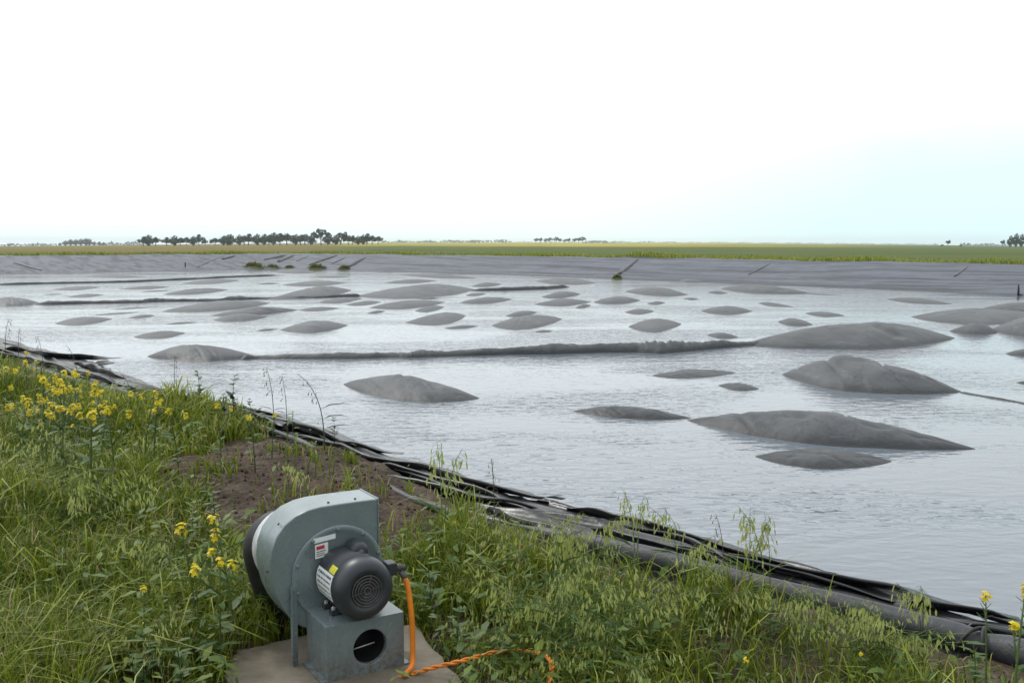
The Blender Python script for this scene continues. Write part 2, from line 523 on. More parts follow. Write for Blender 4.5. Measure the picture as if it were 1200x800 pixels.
def ground_z(x, y):
    t, n = to_tn(x, y)
    if n < 12:
        r = math.hypot(x, y)
        fade = 1.0 if r < 25 else max(0.0, 1 - (r - 25) / 40)
        z = ZB + fade * (0.035 * vnoise(x, y, 0.9, 3.1) + 0.012 * vnoise(x, y, 5.0, 7.7, 3))
        dx, dy = x - DC.x, y - DC.y
        mound = math.exp(-((dx * 0.75 + dy * 0.4) / 1.25) ** 2 - ((dy * 0.8 - dx * 0.45) / 1.0) ** 2)
        z += 0.11 * mound + 0.018 * mound * vnoise(x, y, 7, 1.2, 4)
        if n > crest(t) - 0.35:
            z -= 0.05 * min(1.0, (n - crest(t) + 0.35) / 0.3)
        return z
    return zfield(x, y)

C1 = (-32.2, 141.0)                                   # far left corner of the crest
C2 = tn(-121, 3.8)
C4 = tn(54, 3.8)
C3 = (99.0, 17.0)
def outn(a, b):
    dx, dy = b[0] - a[0], b[1] - a[1]
    l = math.hypot(dx, dy)
    return (dy / l, -dx / l)
ring = [C2, C4, C3, C1]                               # near side first, counter-clockwise
norms = [outn(ring[i], ring[(i + 1) % 4]) for i in range(4)]
def miter(i):
    a, b_ = norms[i - 1], norms[i]
    k = 1 + a[0] * b_[0] + a[1] * b_[1]
    return ((a[0] + b_[0]) / k, (a[1] + b_[1]) / k)
mit = [miter(i) for i in range(4)]
FAR_TOP = [C1, (-23.2, 136.3), (0, 119.2), (19.5, 101.5), (29.3, 88.5), (39.2, 76.6), C3]
END_TOP = [C2, (-54, 118.0), C1]
CREST_PL = {2: FAR_TOP[::-1], 3: END_TOP[::-1]}
def poly_at(pl, f):
    c = [0]
    for a, b_ in zip(pl, pl[1:]):
        c.append(c[-1] + math.hypot(b_[0] - a[0], b_[1] - a[1]))
    return float(np.interp(f * c[-1], c, [p[0] for p in pl])), float(np.interp(f * c[-1], c, [p[1] for p in pl]))
ts = np.unique(np.concatenate([np.linspace(-121, -40, 20), np.linspace(-40, -14, 60), np.linspace(-14, 4, 320), np.linspace(4, 54, 40)]))
near_fr = (ts + 121) / 175.0
fr = [near_fr] + [np.linspace(0, 1, 60)] * 3
ds = np.concatenate([np.linspace(0, 5.2, 95), np.geomspace(5.5, 5200, 46)])
mb = MB()
for side in range(4):
    A, B = ring[side], ring[(side + 1) % 4]
    ma, mb2 = mit[side], mit[(side + 1) % 4]
    dd = ds if side == 0 else np.concatenate([[0, .5, 1, 2, 3.5], np.geomspace(5.5, 5200, 46)])
    rows = []
    for d in dd:
        row = []
        for i, f in enumerate(fr[side]):
            if side >= 2:
                bx0, by0 = poly_at(CREST_PL[side], f)
            else:
                bx0, by0 = A[0] + (B[0] - A[0]) * f, A[1] + (B[1] - A[1]) * f
            x = bx0 + (ma[0] + (mb2[0] - ma[0]) * f) * d
            y = by0 + (ma[1] + (mb2[1] - ma[1]) * f) * d
            if side == 0:
                o = (float(crest(ts[i])) - 3.8 + 0.06) * math.exp(-d / 0.8)
                x, y = x + NX * o, y + NY * o
                z = ground_z(x, y) if d < 40 else ZB + (zfield(x, y) - ZB) * min(1, (d - 40) / 60)
                if d == 0:
                    z -= 0.25
            else:
                z = zfield(x, y) - (0.10 if d == 0 else 0) + (0.12 * vnoise(x, y, 0.15, 5) if 1 < d < 300 else 0)
            row.append((x, y, z))
        rows.append(row)
    mb.grid(rows)
tag(mb.build('ground', MT['ground']), 'brown earth berm and level farm fields reaching to the horizon', 'ground', kind='structure')

# water sheet
mb = MB()
wc = [tn(-128, 5.5), tn(60, 5.5), (110, 10), (-30.0, 138.0)]
mb.add([(x, y, 0) for x, y in wc], [(0, 1, 2, 3)])
tag(mb.build('water', MT['water']), 'rippled rain water lying over the lagoon cover', 'water', kind='structure')

# ------------------------------------------------------------------ far bank liners
def far_bank(name, top, bot, label, nseg, zt=1.82):
    mb = MB()
    rows = []
    def seg(pl, f):
        L_ = [0]
        for a, b_ in zip(pl, pl[1:]):
            L_.append(L_[-1] + math.hypot(b_[0] - a[0], b_[1] - a[1]))
        x = np.interp(f * L_[-1], L_, [p[0] for p in pl])
        y = np.interp(f * L_[-1], L_, [p[1] for p in pl])
        return float(x), float(y)
    for i in range(nseg + 1):
        f = i / nseg
        a, b_ = seg(top, f), seg(bot, f)
        row = []
        for j in range(-1, 15):
            g = j / 12
            x, y = a[0] + (b_[0] - a[0]) * g, a[1] + (b_[1] - a[1]) * g
            z = zt * (1 - g) if j >= 0 else zt - 0.25
            w = 0.05 * vnoise(x * 0.9, y * 0.9, 0.7, 2.0, 4) + 0.10 * vnoise(x, y, 0.13, 6.0, 3)
            row.append((x, y, z + (w if j >= 0 else 0)))
        rows.append(row)
    mb.grid(rows)
    return tag(mb.build(name, MT['bank']), label, 'liner', 'liners covering the lagoon banks')
corner_top, corner_bot = (-32.2, 141.0), (-28.4, 125.0)
fb = far_bank('bank_liner', FAR_TOP,
              [corner_bot, (-20.5, 120.5), (0, 104.6), (16.1, 86.8), (25.6, 75.3), (33.0, 64.6), (92, 8)],
              'long grey liner sheet on the far bank below the yellow-green field', 200)
lb = far_bank('bank_liner', END_TOP, [(-70, 82), (-49.5, 107.0), corner_bot],
              'grey liner sheet on the short left end bank of the lagoon', 110)
from mathutils.bvhtree import BVHTree
def bvh_of(o):
    return BVHTree.FromPolygons([v.co.copy() for v in o.data.vertices], [tuple(p.vertices) for p in o.data.polygons])
TREES_ = [(fb, bvh_of(fb)), (lb, bvh_of(lb))]
def bank_pt(x, y):
    """where the line of sight through a pixel meets one of the far banks"""
    best = None
    for o, t in TREES_:
        h = t.ray_cast(CAM, ray(x, y).normalized())
        if h[0] is not None and (best is None or h[3] < best[1]):
            best = (h[0], h[3], o)
    return (best[0], best[2]) if best else (at(x, y, 0.3), fb)
for (x0, y0, x1, y1, r) in [(261, 304, 276, 299.8, .26), (310, 304.5, 335, 299.2, .20), (326, 307, 345, 299.4, .26), (231, 313, 259, 301, .10),
                            (363, 310.5, 395, 299.4, .22), (389, 309, 405, 302, .14), (408, 313.5, 427.5, 302, .30), (725, 321.5, 747, 304, .26),
                            (877, 322, 903, 309, .09), (1119, 324, 1134, 312.5, .09), (16, 308, 48, 317, .14), (348, 306, 362, 300, .10)]:
    pts, rr, own = [], [], None
    for k in range(9):
        f = k / 8
        p, own = bank_pt(x0 + (x1 - x0) * f, y0 + (y1 - y0) * f)
        pts.append(p + Vector((random.uniform(-.06, .06), 0, 0.0)))
        rr.append(r * (0.35 + 0.65 * math.sin(math.pi * min(1, f * 0.8 + 0.15))))
    for _ in range(2):
        pts = [pts[0]] + [(pts[i - 1] + pts[i] * 2 + pts[i + 1]) / 4 for i in range(1, 8)] + [pts[-1]]
    mb = MB()
    mb.tube(pts, rr, 7)
    mb.build('fold', MT['fold_dark'], own)

# ------------------------------------------------------------------ bulges in the cover
GB = 'gas bulges in the lagoon cover'
def lens_bulge(p1, p2, ytop, ybase, label, pf=0.5, seed=None, crease=0.0, blunt=1.8, name='cover_bulge'):
    T1, T2 = at(*p1), at(*p2)
    xm, ym = p1[0] + (p2[0] - p1[0]) * pf, p1[1] + (p2[1] - p1[1]) * pf
    C = T1.lerp(T2, 0.5)
    Cp = at(xm, ym)
    D = Cp.y
    s = (H) / D
    b = max((Cp - at(xm, max(ybase, ym + 0.25))).length, 0.05 * (T2 - T1).length)
    A = max((ym - ytop) * D / F, 0.02)
    if A < s * b * 1.05:
        b = A / s / 1.1
    h = (A + math.sqrt(max(0.0, A * A - s * s * b * b))) / 2
    ax = (T2 - T1)
    ln = ax.length / 2
    ax.normalize()
    pr = Vector((C.x, C.y, 0)).normalized()
    sd = random.uniform(0, 90) if seed is None else seed
    big = (p2[0] - p1[0]) > 75
    nu, nv = (96, 40) if big else (36, 16)
    rows = []
    for i in range(nu + 1):
        u = -1.03 + 2.06 * i / nu
        q = (u + 1) / 2
        # move the peak
        pk = 2 * pf - 1
        uu = (u - pk) / (1 - pk) if u > pk else (u - pk) / (1 + pk)
        au = min(abs(uu), 1.03)
        prof = (1 - au ** blunt)
        edge = 1 + 0.10 * vnoise(u * 2.0, sd, 1.0, sd, 3)
        hu = h * (abs(prof) ** 1.05) * (1 if prof > 0 else -1)
        bu = max(b * abs(prof) ** 0.85, 0.02) * edge
        row = []
        for j in range(nv + 1):
            v = -1.25 + 2.5 * j / nv
            z = hu * (1 - v * v) if prof > 0 else -0.03 + hu
            if abs(v) > 1:
                z = -(abs(v) - 1) * max(0.5 * h, 0.12)
            x_ = C + ax * (u * ln) + pr * (v * bu)
            if prof > 0 and abs(v) < 1:
                w = (1 - v * v) * prof
                z += h * 0.16 * w * vnoise(x_.x, x_.y, 1.1 / max(b, .3), sd, 3)
                z += 0.02 * w * vnoise(x_.x, x_.y, 2.4, sd + 5, 3)
                # creases running down the skin from the crown
                cr = abs(vnoise(u * 2.1 + v * 0.45, v * 0.5, 1.0, sd + 2, 2))
                z -= h * (0.10 + crease) * w * max(0.0, 1 - cr / 0.10)
            row.append((x_.x, x_.y, z))
        rows.append(row)
    mb = MB()
    org = C
    mb.grid([[(p[0] - org.x, p[1] - org.y, p[2]) for p in r_] for r_ in rows])
    return tag(mb.build(name, MT['cover'], loc=(org.x, org.y, 0)), label, 'cover bulge', GB)
def ridge(pts, label, name='cover_ridge', seed=1.0):
    """pts: (x, y of the front water line, y of the top)"""
    S = []
    for x, yb, yt in pts:
        B = at(x, yb)
        D = B.y
        A = max((yb - yt) * D / F, 0.015)
        s = H / D
        h = A / (1 + 1.6 * s + 0.64 * s * s)
        S.append((B.x, B.y, h))
    k = 12
    fine = []
    for i in range(len(S) - 1):
        for j in range(k):
            f = j / k
            g = f * f * (3 - 2 * f)
            a, b_ = S[i], S[i + 1]
            fine.append((a[0] + (b_[0] - a[0]) * f, a[1] + (b_[1] - a[1]) * f, a[2] + (b_[2] - a[2]) * g))
    fine.append(S[-1])
    for _ in range(5):
        fine = [fine[0]] + [tuple((fine[i - 1][q] + 2 * fine[i][q] + fine[i + 1][q]) / 4 for q in range(3)) for i in range(1, len(fine) - 1)] + [fine[-1]]
    rows = []
    n = len(fine)
    o = fine[n // 2]
    for i, (x, y, h) in enumerate(fine):
        a, b_ = fine[max(0, i - 1)], fine[min(n - 1, i + 1)]
        pr = Vector((x, y, 0)).normalized()
        e = min(1.0, i / 4 + 0.05, (n - 1 - i) / 4 + 0.05)
        hh_ = h * e * 0.84 * (1 + 0.40 * vnoise(x, y, 0.35, seed, 3))
        wd = 1.6 * h * (0.3 + 0.7 * e)
        row = []
        for j in range(19):
            v = -1.25 + 2.5 * j / 18
            z = hh_ * (1 - v * v) if abs(v) < 1 else -(abs(v) - 1) * max(hh_, .1)
            c = Vector((x, y, 0)) + pr * (wd * (1 + v))
            if abs(v) < 1:
                z += hh_ * 0.22 * (1 - v * v) * vnoise(c.x, c.y, 1.6 / max(h, .15) * 0.35, seed, 3)
            row.append((c.x - o[0], c.y - o[1], z))
        rows.append(row)
    mb = MB()
    mb.grid(rows)
    return tag(mb.build(name, MT['cover'], loc=(o[0], o[1], 0)), label, 'cover ridge', 'long ridges in the lagoon cover')

SH_UL = 'small low grey bulge in the far left water between the two long ridges'
SH_FC = 'small low grey bulge in the far middle water near the foot of the bank'
SH_TH = 'very thin dark bulge barely breaking the left half of the water'
SH_MD = 'small dark bulge among the middle scatter of larger bulges'
SH_RT = 'small flat grey bulge in the open water of the right half'
BUL = [
 ((-30, 357), (48, 355), 348, 359.5, 'grey bulge cut off by the left frame edge at the start of a long ridge', .5),
 ((60, 339.5), (118, 336.5), 335.4, 340.5, SH_UL, .5), ((50, 345.5), (75, 344.6), 344.2, 346, SH_UL, .5), ((78, 348), (122, 345.3), 344.3, 348.6, SH_UL, .5),
 ((140, 338.8), (200, 336), 335, 339.2, SH_UL, .5), ((165, 342), (200, 340.2), 340, 342.2, SH_UL, .5), ((190, 345), (268, 339.4), 338, 344.8, 'long slim bulge just above the middle of the long left ridge', .5),
 ((127, 363), (183, 359.5), 360.5, 362, SH_TH, .5), ((107, 369.5), (165, 365.5), 366.4, 368.6, SH_TH, .5), ((150, 372.8), (182, 369.6), 369, 372.6, SH_TH, .5), ((193, 379.8), (232, 377.4), 377.3, 379.6, SH_TH, .5), ((300, 387.6), (326, 385.4), 385, 387.5, SH_TH, .5),
 ((64, 379), (132, 373.5), 371, 381.8, 'pale lens-shaped bulge alone in the left water above the yellow flowers', .45),
 ((156, 395), (218, 390), 387.5, 402.2, 'pale bulge just above the dark rounded left end of the front ridge', .5),
 ((188, 365), (317, 355), 352, 364, 'long slanting bulge directly below the kinked peak of the left ridge', .55),
 ((246, 370), (350, 363), 359.8, 369.5, 'dark slim bulge behind a smaller one, tapering to the right', .5), ((348, 363.5), (398, 361), 359.6, 364.6, 'narrow tail-like bulge at the right tip of a longer dark bulge', .5),
 ((250, 375), (315, 371), 367.3, 377.3, 'wrinkled dark bulge lying in front of a longer slim bulge', .4),
 ((328, 386.5), (408, 381), 375.5, 390, 'smooth pale bulge above the long front ridge, left of centre', .5),
 ((172, 417.5), (303, 418), 403.5, 423.5, 'large dark rounded bulge at the left end of the front ridge', .42),
 ((212, 332.3), (282, 328.3), 327.3, 333, 'long low bulge just under the upper left ridge', .5), ((300, 333), (328, 332), 331.3, 333.4, SH_FC, .5), ((330, 334), (407, 331.2), 329, 335.6, SH_FC, .5),
 ((312, 351), (412, 340), 336.3, 349, 'rising dark bulge where the long left ridge joins the centre', .6),
 ((372, 354.5), (425, 349.6), 348.6, 355.2, SH_MD, .5), ((405, 357.3), (447, 353.6), 352.7, 358, SH_MD, .5),
 ((365, 324.8), (411, 324.6), 323.2, 325.6, SH_FC, .5), ((316, 318.6), (372, 319.4), 315.2, 320.6, 'low grey mound against the shore weeds in the far corner', .5), ((98, 324.3), (168, 324.3), 321.6, 325.8, 'low grey smear of cover against the left end bank', .5),
 ((467, 322), (562, 326.4), 321, 326, 'thin straight bulge along the foot of the far bank', .5), ((450, 331.4), (512, 329), 327.2, 332.2, 'slim bulge above the broad central bulge', .5),
 ((416, 347), (557, 339), 333.5, 349.6, 'broad long bulge in the centre with a ridge running off its right tip', .55),
 ((552, 335.4), (588, 333), 330.8, 336.2, SH_FC, .5), ((545, 346.2), (570, 344.2), 343, 347, SH_MD, .5), ((538, 354.8), (601, 350.6), 348, 355.8, 'neat spindle bulge right of centre above the shorter dark one', .5),
 ((432, 360.5), (522, 354), 351.5, 361.8, 'long dark spindle bulge under the broad central bulge', .5), ((488, 350.4), (516, 349.4), 348, 350.8, SH_MD, .5), ((486, 364.3), (521, 359.6), 358.2, 365.6, 'small pale bulge tucked under the right end of a long spindle bulge', .5), ((430, 367.2), (452, 364.6), 364, 367.2, SH_MD, .5),
 ((475, 378), (546, 370), 365.8, 380.8, 'slanting spindle bulge with a raised right half in mid water', .62), ((520, 384.8), (561, 382), 381, 385.3, 'thin sliver of a bulge left of the plump pale central one', .5),
 ((592, 370.4), (630, 366), 364.2, 371, 'narrow dark bulge right behind the plump pale central one', .5), ((576, 381.5), (659, 373.5), 368.8, 387, 'plump pale bulge in the centre with a sliver at its right foot', .5), ((626, 388.8), (648, 387.6), 386.4, 390, 'tiny dark sliver at the right foot of the plump pale bulge', .5),
 ((628, 329.5), (699, 331.5), 325.6, 334, 'dark flat bulge at the far shore left of the diagonal bank fold', .5),
 ((634, 348.2), (681, 344.6), 341.2, 349.2, 'small rounded bulge above a longer slim one right of centre', .5), ((626, 356.6), (693, 353.6), 350, 358.6, 'slim bulge with a fine right tip pointing at its plump neighbour', .5), ((674, 360.8), (693, 357.6), 356.5, 361.2, SH_MD, .5),
 ((695, 354.2), (751, 352), 347, 356.2, 'plump oval bulge right of centre beside a slim pointed one', .5), ((732, 341.5), (807, 345.4), 336.6, 346.8, 'wide low bulge below the far bank right of the diagonal fold', .5), ((758, 355.8), (780, 354.6), 352.8, 357.2, SH_RT, .5), ((732, 365.8), (767, 364.6), 361.6, 368.6, 'small flat bulge straight above the round pale one', .5),
 ((736, 382.6), (799, 379.6), 372.8, 389.4, 'round pale bulge just above the humped stretch of the front ridge', .5), ((800, 350), (820, 350.7), 348.8, 351.6, SH_RT, .5), ((793, 329.4), (824, 330.8), 326.8, 331, 'dark weedy lump at the foot of the far bank', .5),
 ((844, 338.2), (952, 344), 333, 343.4, 'long grey bulge with a thin right tail under the far bank', .42), ((940, 344), (985, 346), 344, 346, 'faint trailing tip right of the long bulge under the far bank', .4),
 ((829, 342.6), (853, 343.6), 340.8, 344.4, SH_RT, .5), ((888, 355), (931, 359.7), 354.2, 359.3, 'thin slanting sliver bulge in the right half above two small ones', .35),
 ((821, 364.2), (882, 364.4), 358, 368.8, 'wide diamond-shaped bulge in the right half of the water', .5), ((943, 367), (991, 369.8), 365, 371.2, 'flat slim bulge above the left part of the great right bulge', .45), ((911, 377), (953, 380.4), 372.6, 382.2, 'small round-backed bulge above the neck of the great right bulge', .45), ((828, 392.6), (866, 395.2), 389.6, 396.8, 'small dark bulge directly behind the front ridge before it widens', .5),
 ((1039, 350.6), (1117, 356.2), 349, 355.8, 'thin slanting bulge near the far bank at the right', .45),
 ((1150, 361.5), (1262, 363), 353, 366, 'smooth bulge at the right frame edge behind the heaped ones', .5), ((1067, 371), (1250, 373), 360.5, 381, 'long wrinkled bulge reaching in from the right frame edge', .42),
 ((1160, 386), (1268, 389), 370, 396.5, 'high swollen bulge at the right frame edge in front of a wrinkled one', .55), ((1112, 388), (1170, 389.5), 378.5, 392.6, 'small puckered bulge with a dark hollow between the great bulge and the right edge', .6),
 ((868, 403), (1120, 396), 376.5, 409.5, 'great broad dark bulge ending the front ridge on the right', .6), ((1178, 414.4), (1228, 414.4), 408, 417.6, 'pointed tip of a bulge cut off by the right frame edge', .5),
 ((402, 450), (563, 466.5), 438.5, 469.5, 'creased hump nearest the left, standing alone before the front ridge', .42),
 ((671, 481.5), (811, 489.8), 474.6, 490.8, 'long thin bulge left of the tip of the longest front bulge', .45), ((763, 440), (863, 436.4), 432.6, 446.2, 'flat plate-like bulge below the hump of the front ridge', .45),
 ((841, 451.4), (890, 455.4), 448.2, 457.8, 'small bulge alone between the plate-like and the high pointed bulge', .5),
 ((916, 438.5), (1128, 459), 418.5, 459.5, 'high pointed bulge with a dark band, tailing off to the right', .42),
 ((804, 492), (1145, 526), 481.5, 521.5, 'longest front bulge, a creased spindle reaching far to the right', .48),
 ((884, 534.5), (1046, 540.5), 523.5, 556.5, 'nearest bulge, a low mound with a dark dented front', .5),
 ((1190, 448), (1220, 450.5), 446.5, 450.5, 'tiny dark bulge at the right frame edge beside the pointed bulge', .5),
]
for (p1, p2, yt, yb, lab, pf) in BUL:
    lens_bulge(p1, p2, yt, yb, lab, pf, crease=0.09 if yb > 440 else 0.03)
ridge([(282, 421.5, 413), (300, 420.5, 415.5), (350, 420.8, 412.5), (420, 420.5, 410.8), (455, 419, 410.5), (478, 419.5, 411.5), (493, 419, 406.8), (520, 418, 409), (600, 415.5, 406.5), (651, 415, 402.2), (700, 413.5, 401), (745, 413, 400), (775, 414.5, 395.5), (805, 412, 397.3), (830, 409.4, 398.2), (872, 405.8, 397.2), (900, 404, 394)],
      'long front ridge crossing the pond from the left bulge to the great right one', seed=2.0)
ridge([(35, 357, 352), (100, 355.6, 352.2), (165, 355, 350.6), (178, 353.5, 348.5), (215, 353, 350), (255, 353, 349.5), (277, 351.5, 345.2), (300, 350.5, 347.5), (345, 350.5, 347.0), (400, 348, 344.5), (425, 347.5, 343)],
      'long kinked dark ridge crossing the left half of the pond', seed=4.0)
ridge([(-20, 334.5, 331.5), (60, 332.5, 330), (110, 331.5, 329), (160, 330.3, 327.8), (220, 327.5, 325), (270, 325, 322.8), (335, 322.5, 320.8)],
      'straight thin ridge high up the left half near the end bank', seed=6.0)
ridge([(548, 340.8, 337), (590, 340.5, 336.5), (618, 339.5, 335), (640, 338.6, 334.6), (668, 336.5, 333)], 'short thin ridge with dark knots off the right tip of the central bulge', seed=8.0)
ridge([(1124, 460, 457.2), (1140, 462.6, 460.4), (1165, 467, 464.6), (1190, 471.2, 469.2), (1215, 476, 474)], 'thin trailing ridge running off the pointed bulge to the right edge', seed=9.0)

# ------------------------------------------------------------------ near bank liner
LB = tag(MB().build('near_liner', MT['black']), None)
mb = MB()
tt = np.unique(np.concatenate([np.linspace(-121, -45, 30), np.linspace(-45, -16, 150), np.linspace(-16, 5, 420), np.linspace(5, 54, 50)]))
rows = []
for t in tt:
    row = []
    c, e = float(crest(t)), float(shoulder(t)) + 0.05 * vnoise(t, 0, 1.1, 21.0, 3)
    dd = np.concatenate([np.linspace(-0.22, e, 64), e + np.geomspace(.05, 3.8, 14)])
    for i, d in enumerate(dd):
        edge = 0.05 * vnoise(t, 0, 1.3, 9.0, 3)
        x, y = tn(t, c + d + (edge if d < 0.1 else 0))
        z = ZB - S1 * min(max(0.0, d), e) - S2 * max(0.0, d - e)
        # long soft pleats running with the bank
        a = vnoise(t * 0.45 + d * 0.35, d * 5.5, 1.0, 4.0, 3)
        b2 = vnoise(t * 0.9 - d * 1.2, d * 11, 1.0, 8.0, 2)
        w = 0.030 * max(-.4, a) + 0.010 * b2 + 0.028 * max(0.0, 1 - abs(vnoise(t * 0.35 + d * .6, d * 3.0, 1.0, 12.0, 2)) / .09)
        w *= min(1.0, max(0, d + 0.1) / 0.3) * (1.0 if d < e else max(.3, 1 - (d - e)))
        row.append((x, y, z + w - (0.06 if i == 0 else 0) - (0.045 if d < 0.12 else 0)))
    rows.append(row)
mb.grid(rows)
me = mb.build('near_liner', MT['black'])
old = LB
LB = me
bpy.data.objects.remove(old)
LB.name = 'near_liner'
tag(LB, 'black plastic liner lying in folds down the near bank into the water', 'liner', 'liners covering the lagoon banks')

def fold(pts, th, wid=0.30, seed=0.0, Q=None):
    """a pleat of liner lying along the bank: steep on the berm side, long on the water side"""
    Q = Q or [at_bank(x, y) for x, y in pts]
    # resample
    out = []
    for a, b_ in zip(Q, Q[1:]):
        k = max(2, int((b_ - a).length / 0.05))
        out += [a.lerp(b_, i / k) for i in range(k)]
    out.append(Q[-1])
    for _ in range(8):
        out = [out[0]] + [(out[i - 1] + out[i] * 2 + out[i + 1]) / 4 for i in range(1, len(out) - 1)] + [out[-1]]
    n = len(out)
    prof = [(0.10, -0.03), (0.04, 0.02), (-0.03, 0.45), (-0.07, 0.80), (-0.05, 0.97), (0.02, 1.0), (0.12, 0.86), (0.30, 0.50), (0.58, 0.16), (0.95, -0.03), (0.5, -0.30)]
    rows = []
    for i, p in enumerate(out):
        a, b_ = out[max(0, i - 1)], out[min(n - 1, i + 1)]
        t = Vector((b_.x - a.x, b_.y - a.y, 0)).normalized()
        w = Vector((-t.y, t.x, 0))
        if w.x * NX + w.y * NY < 0:
            w = -w
        f = i / (n - 1)
        e = min(1.0, f / 0.16, (1 - f) / 0.24)
        e = max(0.04, e * e * (3 - 2 * e))
        thk = th * e * max(.35, 1 + 0.55 * vnoise(p.x, p.y, 1.6, seed, 3))
        base = p.z + 0.004
        row = []
        wv = vnoise(p.x, p.y, 1.9, seed + 31, 3)
        for k, (q, z) in enumerate(prof):
            j = 0.010 * vnoise(p.x * 2.5, p.y * 2.5, 1.0, seed + k * 0.4, 2)
            o = wid * q * (0.4 + 0.6 * e) * (1 + .35 * wv) + j * e + .03 * wv * e
            row.append((p.x + w.x * o, p.y + w.y * o, base - S1 * max(0.0, o) + thk * z))
        row.append(row[0])
        rows.append(row)
    mb = MB()
    mb.grid(rows)
    m_ = len(prof) + 1
    mb.f.append(list(range(m_ - 1))); mb.m.append(0)
    mb.f.append([(n - 1) * m_ + k for k in reversed(range(m_ - 1))]); mb.m.append(0)
    return mb.build('fold', MT['black'], LB)
FOLDS = [
 ([(330, 497), (354, 507), (393, 519.5), (425, 529), (450, 532.5), (472, 533)], .075),
 ([(340, 508), (354, 516), (393, 528), (425, 540.5), (457, 549), (485, 551), (520, 562), (560, 572), (594, 579), (618, 585), (634, 586), (652, 581)], .075),
 ([(425, 547), (465, 553), (490, 561), (520, 571), (560, 578), (590, 588), (604, 595)], .055),
 ([(444, 557), (472, 569.5), (518, 579), (545, 587), (571, 591.5), (601, 595), (630, 600), (662, 603)], .06),
 ([(660, 595), (680, 599), (700, 605), (729, 613), (751, 619), (786, 625), (821, 636), (855, 645), (887, 656), (920, 663), (948, 668)], .05),
 ([(895, 667), (920, 673), (948, 679), (980, 684), (1010, 689.5), (1042, 692), (1064, 697), (1086, 703)], .05),
 ([(676, 606), (690, 610), (716, 620), (748, 624), (779, 625), (815, 641), (849, 660), (876, 666)], .045),
 ([(690, 619), (705, 626), (723, 633), (750, 641), (779, 646), (800, 652), (830, 660), (866, 668)], .05),
 ([(1060, 708), (1080, 711), (1100, 715), (1130, 721), (1160, 724), (1197, 728)], .04),
 ([(1128, 739), (1150, 741), (1175, 744), (1205, 751), (1240, 762)], .045),
 ([(0, 409), (30, 413), (56, 421), (90, 421), (115, 420.5), (140, 419)], .10),
 ([(-20, 415), (0, 420), (22, 423), (51, 431), (75, 436), (95, 442)], .10),
 ([(84, 426), (103, 433), (122, 440), (140, 444), (162, 446.5)], .10),
 ([(60, 428), (90, 437.5), (110, 444), (130, 449.5), (150, 453)], .06),
 ([(150, 456), (175, 461), (195, 463), (214, 463.5)], .06),
 ([(108, 427), (118, 427), (130, 424)], .05),
 ([(230, 474), (260, 480), (290, 486), (330, 500)], .06),
]
for i, (p, th) in enumerate(FOLDS):
    fold(p, th * .74, 0.13 if th < .07 else 0.19, seed=i * 3.3)
# finer pleats between the large ones
random.seed(314)
for i in range(26):
    t0 = random.uniform(-13, -.2) if i < 20 else random.uniform(-24, -13)
    ln_ = random.uniform(.7, 3.2)
    sl_ = random.uniform(-.05, .10)
    f0 = random.uniform(.12, .95)
    pl = []
    for k in range(8):
        t = t0 + ln_ * k / 7
        d0 = f0 * float(shoulder(t)) + sl_ * ln_ * k / 7 + .03 * vnoise(t, i, 1.5, i, 2)
        x, y = tn(t, float(crest(t)) + d0)
        pl.append(Vector((x, y, float(bank_z(x, y)))))
    fold(None, random.uniform(.014, .034), random.uniform(.07, .17), seed=40 + i * 1.7, Q=pl)
# rolled edge of the liner on the berm
pts, rr = [], []
for t in np.arange(-4.05, 9, 0.09):
    n = float(crest(t)) - 0.02 + 0.02 * vnoise(t, 0, 1.2, 2.2, 2)
    x, y = tn(t, n)
    r = 0.057 * (1 + 0.20 * vnoise(t, 3, 1.3, 5.5, 3))
    if t < -3.4:
        r *= max(0.15, (t + 4.05) / 0.65)
    if -1.62 < t < -1.45:
        r *= 0.72
    pts.append((x, y, ZB - 0.012 + 0.01 * vnoise(t, 9, 0.9, 3, 2)))
    rr.append(r)
mb = MB()
mb.tube(pts, rr, 16)
ro = mb.build('rolled_edge', MT['tube'], LB)
for t0, dt in ((-1.60, 0.03), (-1.50, -0.02)):     # two ties crossing the roll
    mb = MB()
    n0 = float(crest(t0))
    P_ = []
    for k in range(11):
        a = math.pi * (k / 10) * 1.1 - 0.15
        x, y = tn(t0 + dt * k / 3, n0 - 0.02 - 0.064 * math.cos(a))
        P_.append((x, y, ZB - 0.012 + 0.064 * math.sin(a)))
    mb.tube(P_, 0.008, 6)
    mb.build('tie', MT['rubber'], ro)
# flat outer hem, dusty, left of the roll
mb = MB()
P_, r_ = [], []
for t in np.arange(-40, -3.7, 0.15):
    n = float(crest(t)) - 0.2 + 0.07 * vnoise(t, 0, 0.9, 1.0, 3)
    x, y = tn(t, n)
    P_.append((x, y, ZB + 0.035 + 0.015 * vnoise(t, 1, 2, 4, 2)))
    r_.append(0.03 * (1 + 0.4 * vnoise(t, 7, 1.5, 6, 2)))
mb.tube(P_, r_, 8)
mb.build('hem', MT['tube'], LB)

# ------------------------------------------------------------------ blower on its pad
P0 = Vector((-0.6075, 3.1942, 1.95))
UU = Vector((0.857162, 0.515047, 0))
PAD_Z = 1.95
RZB = math.atan2(UU.y, UU.x)
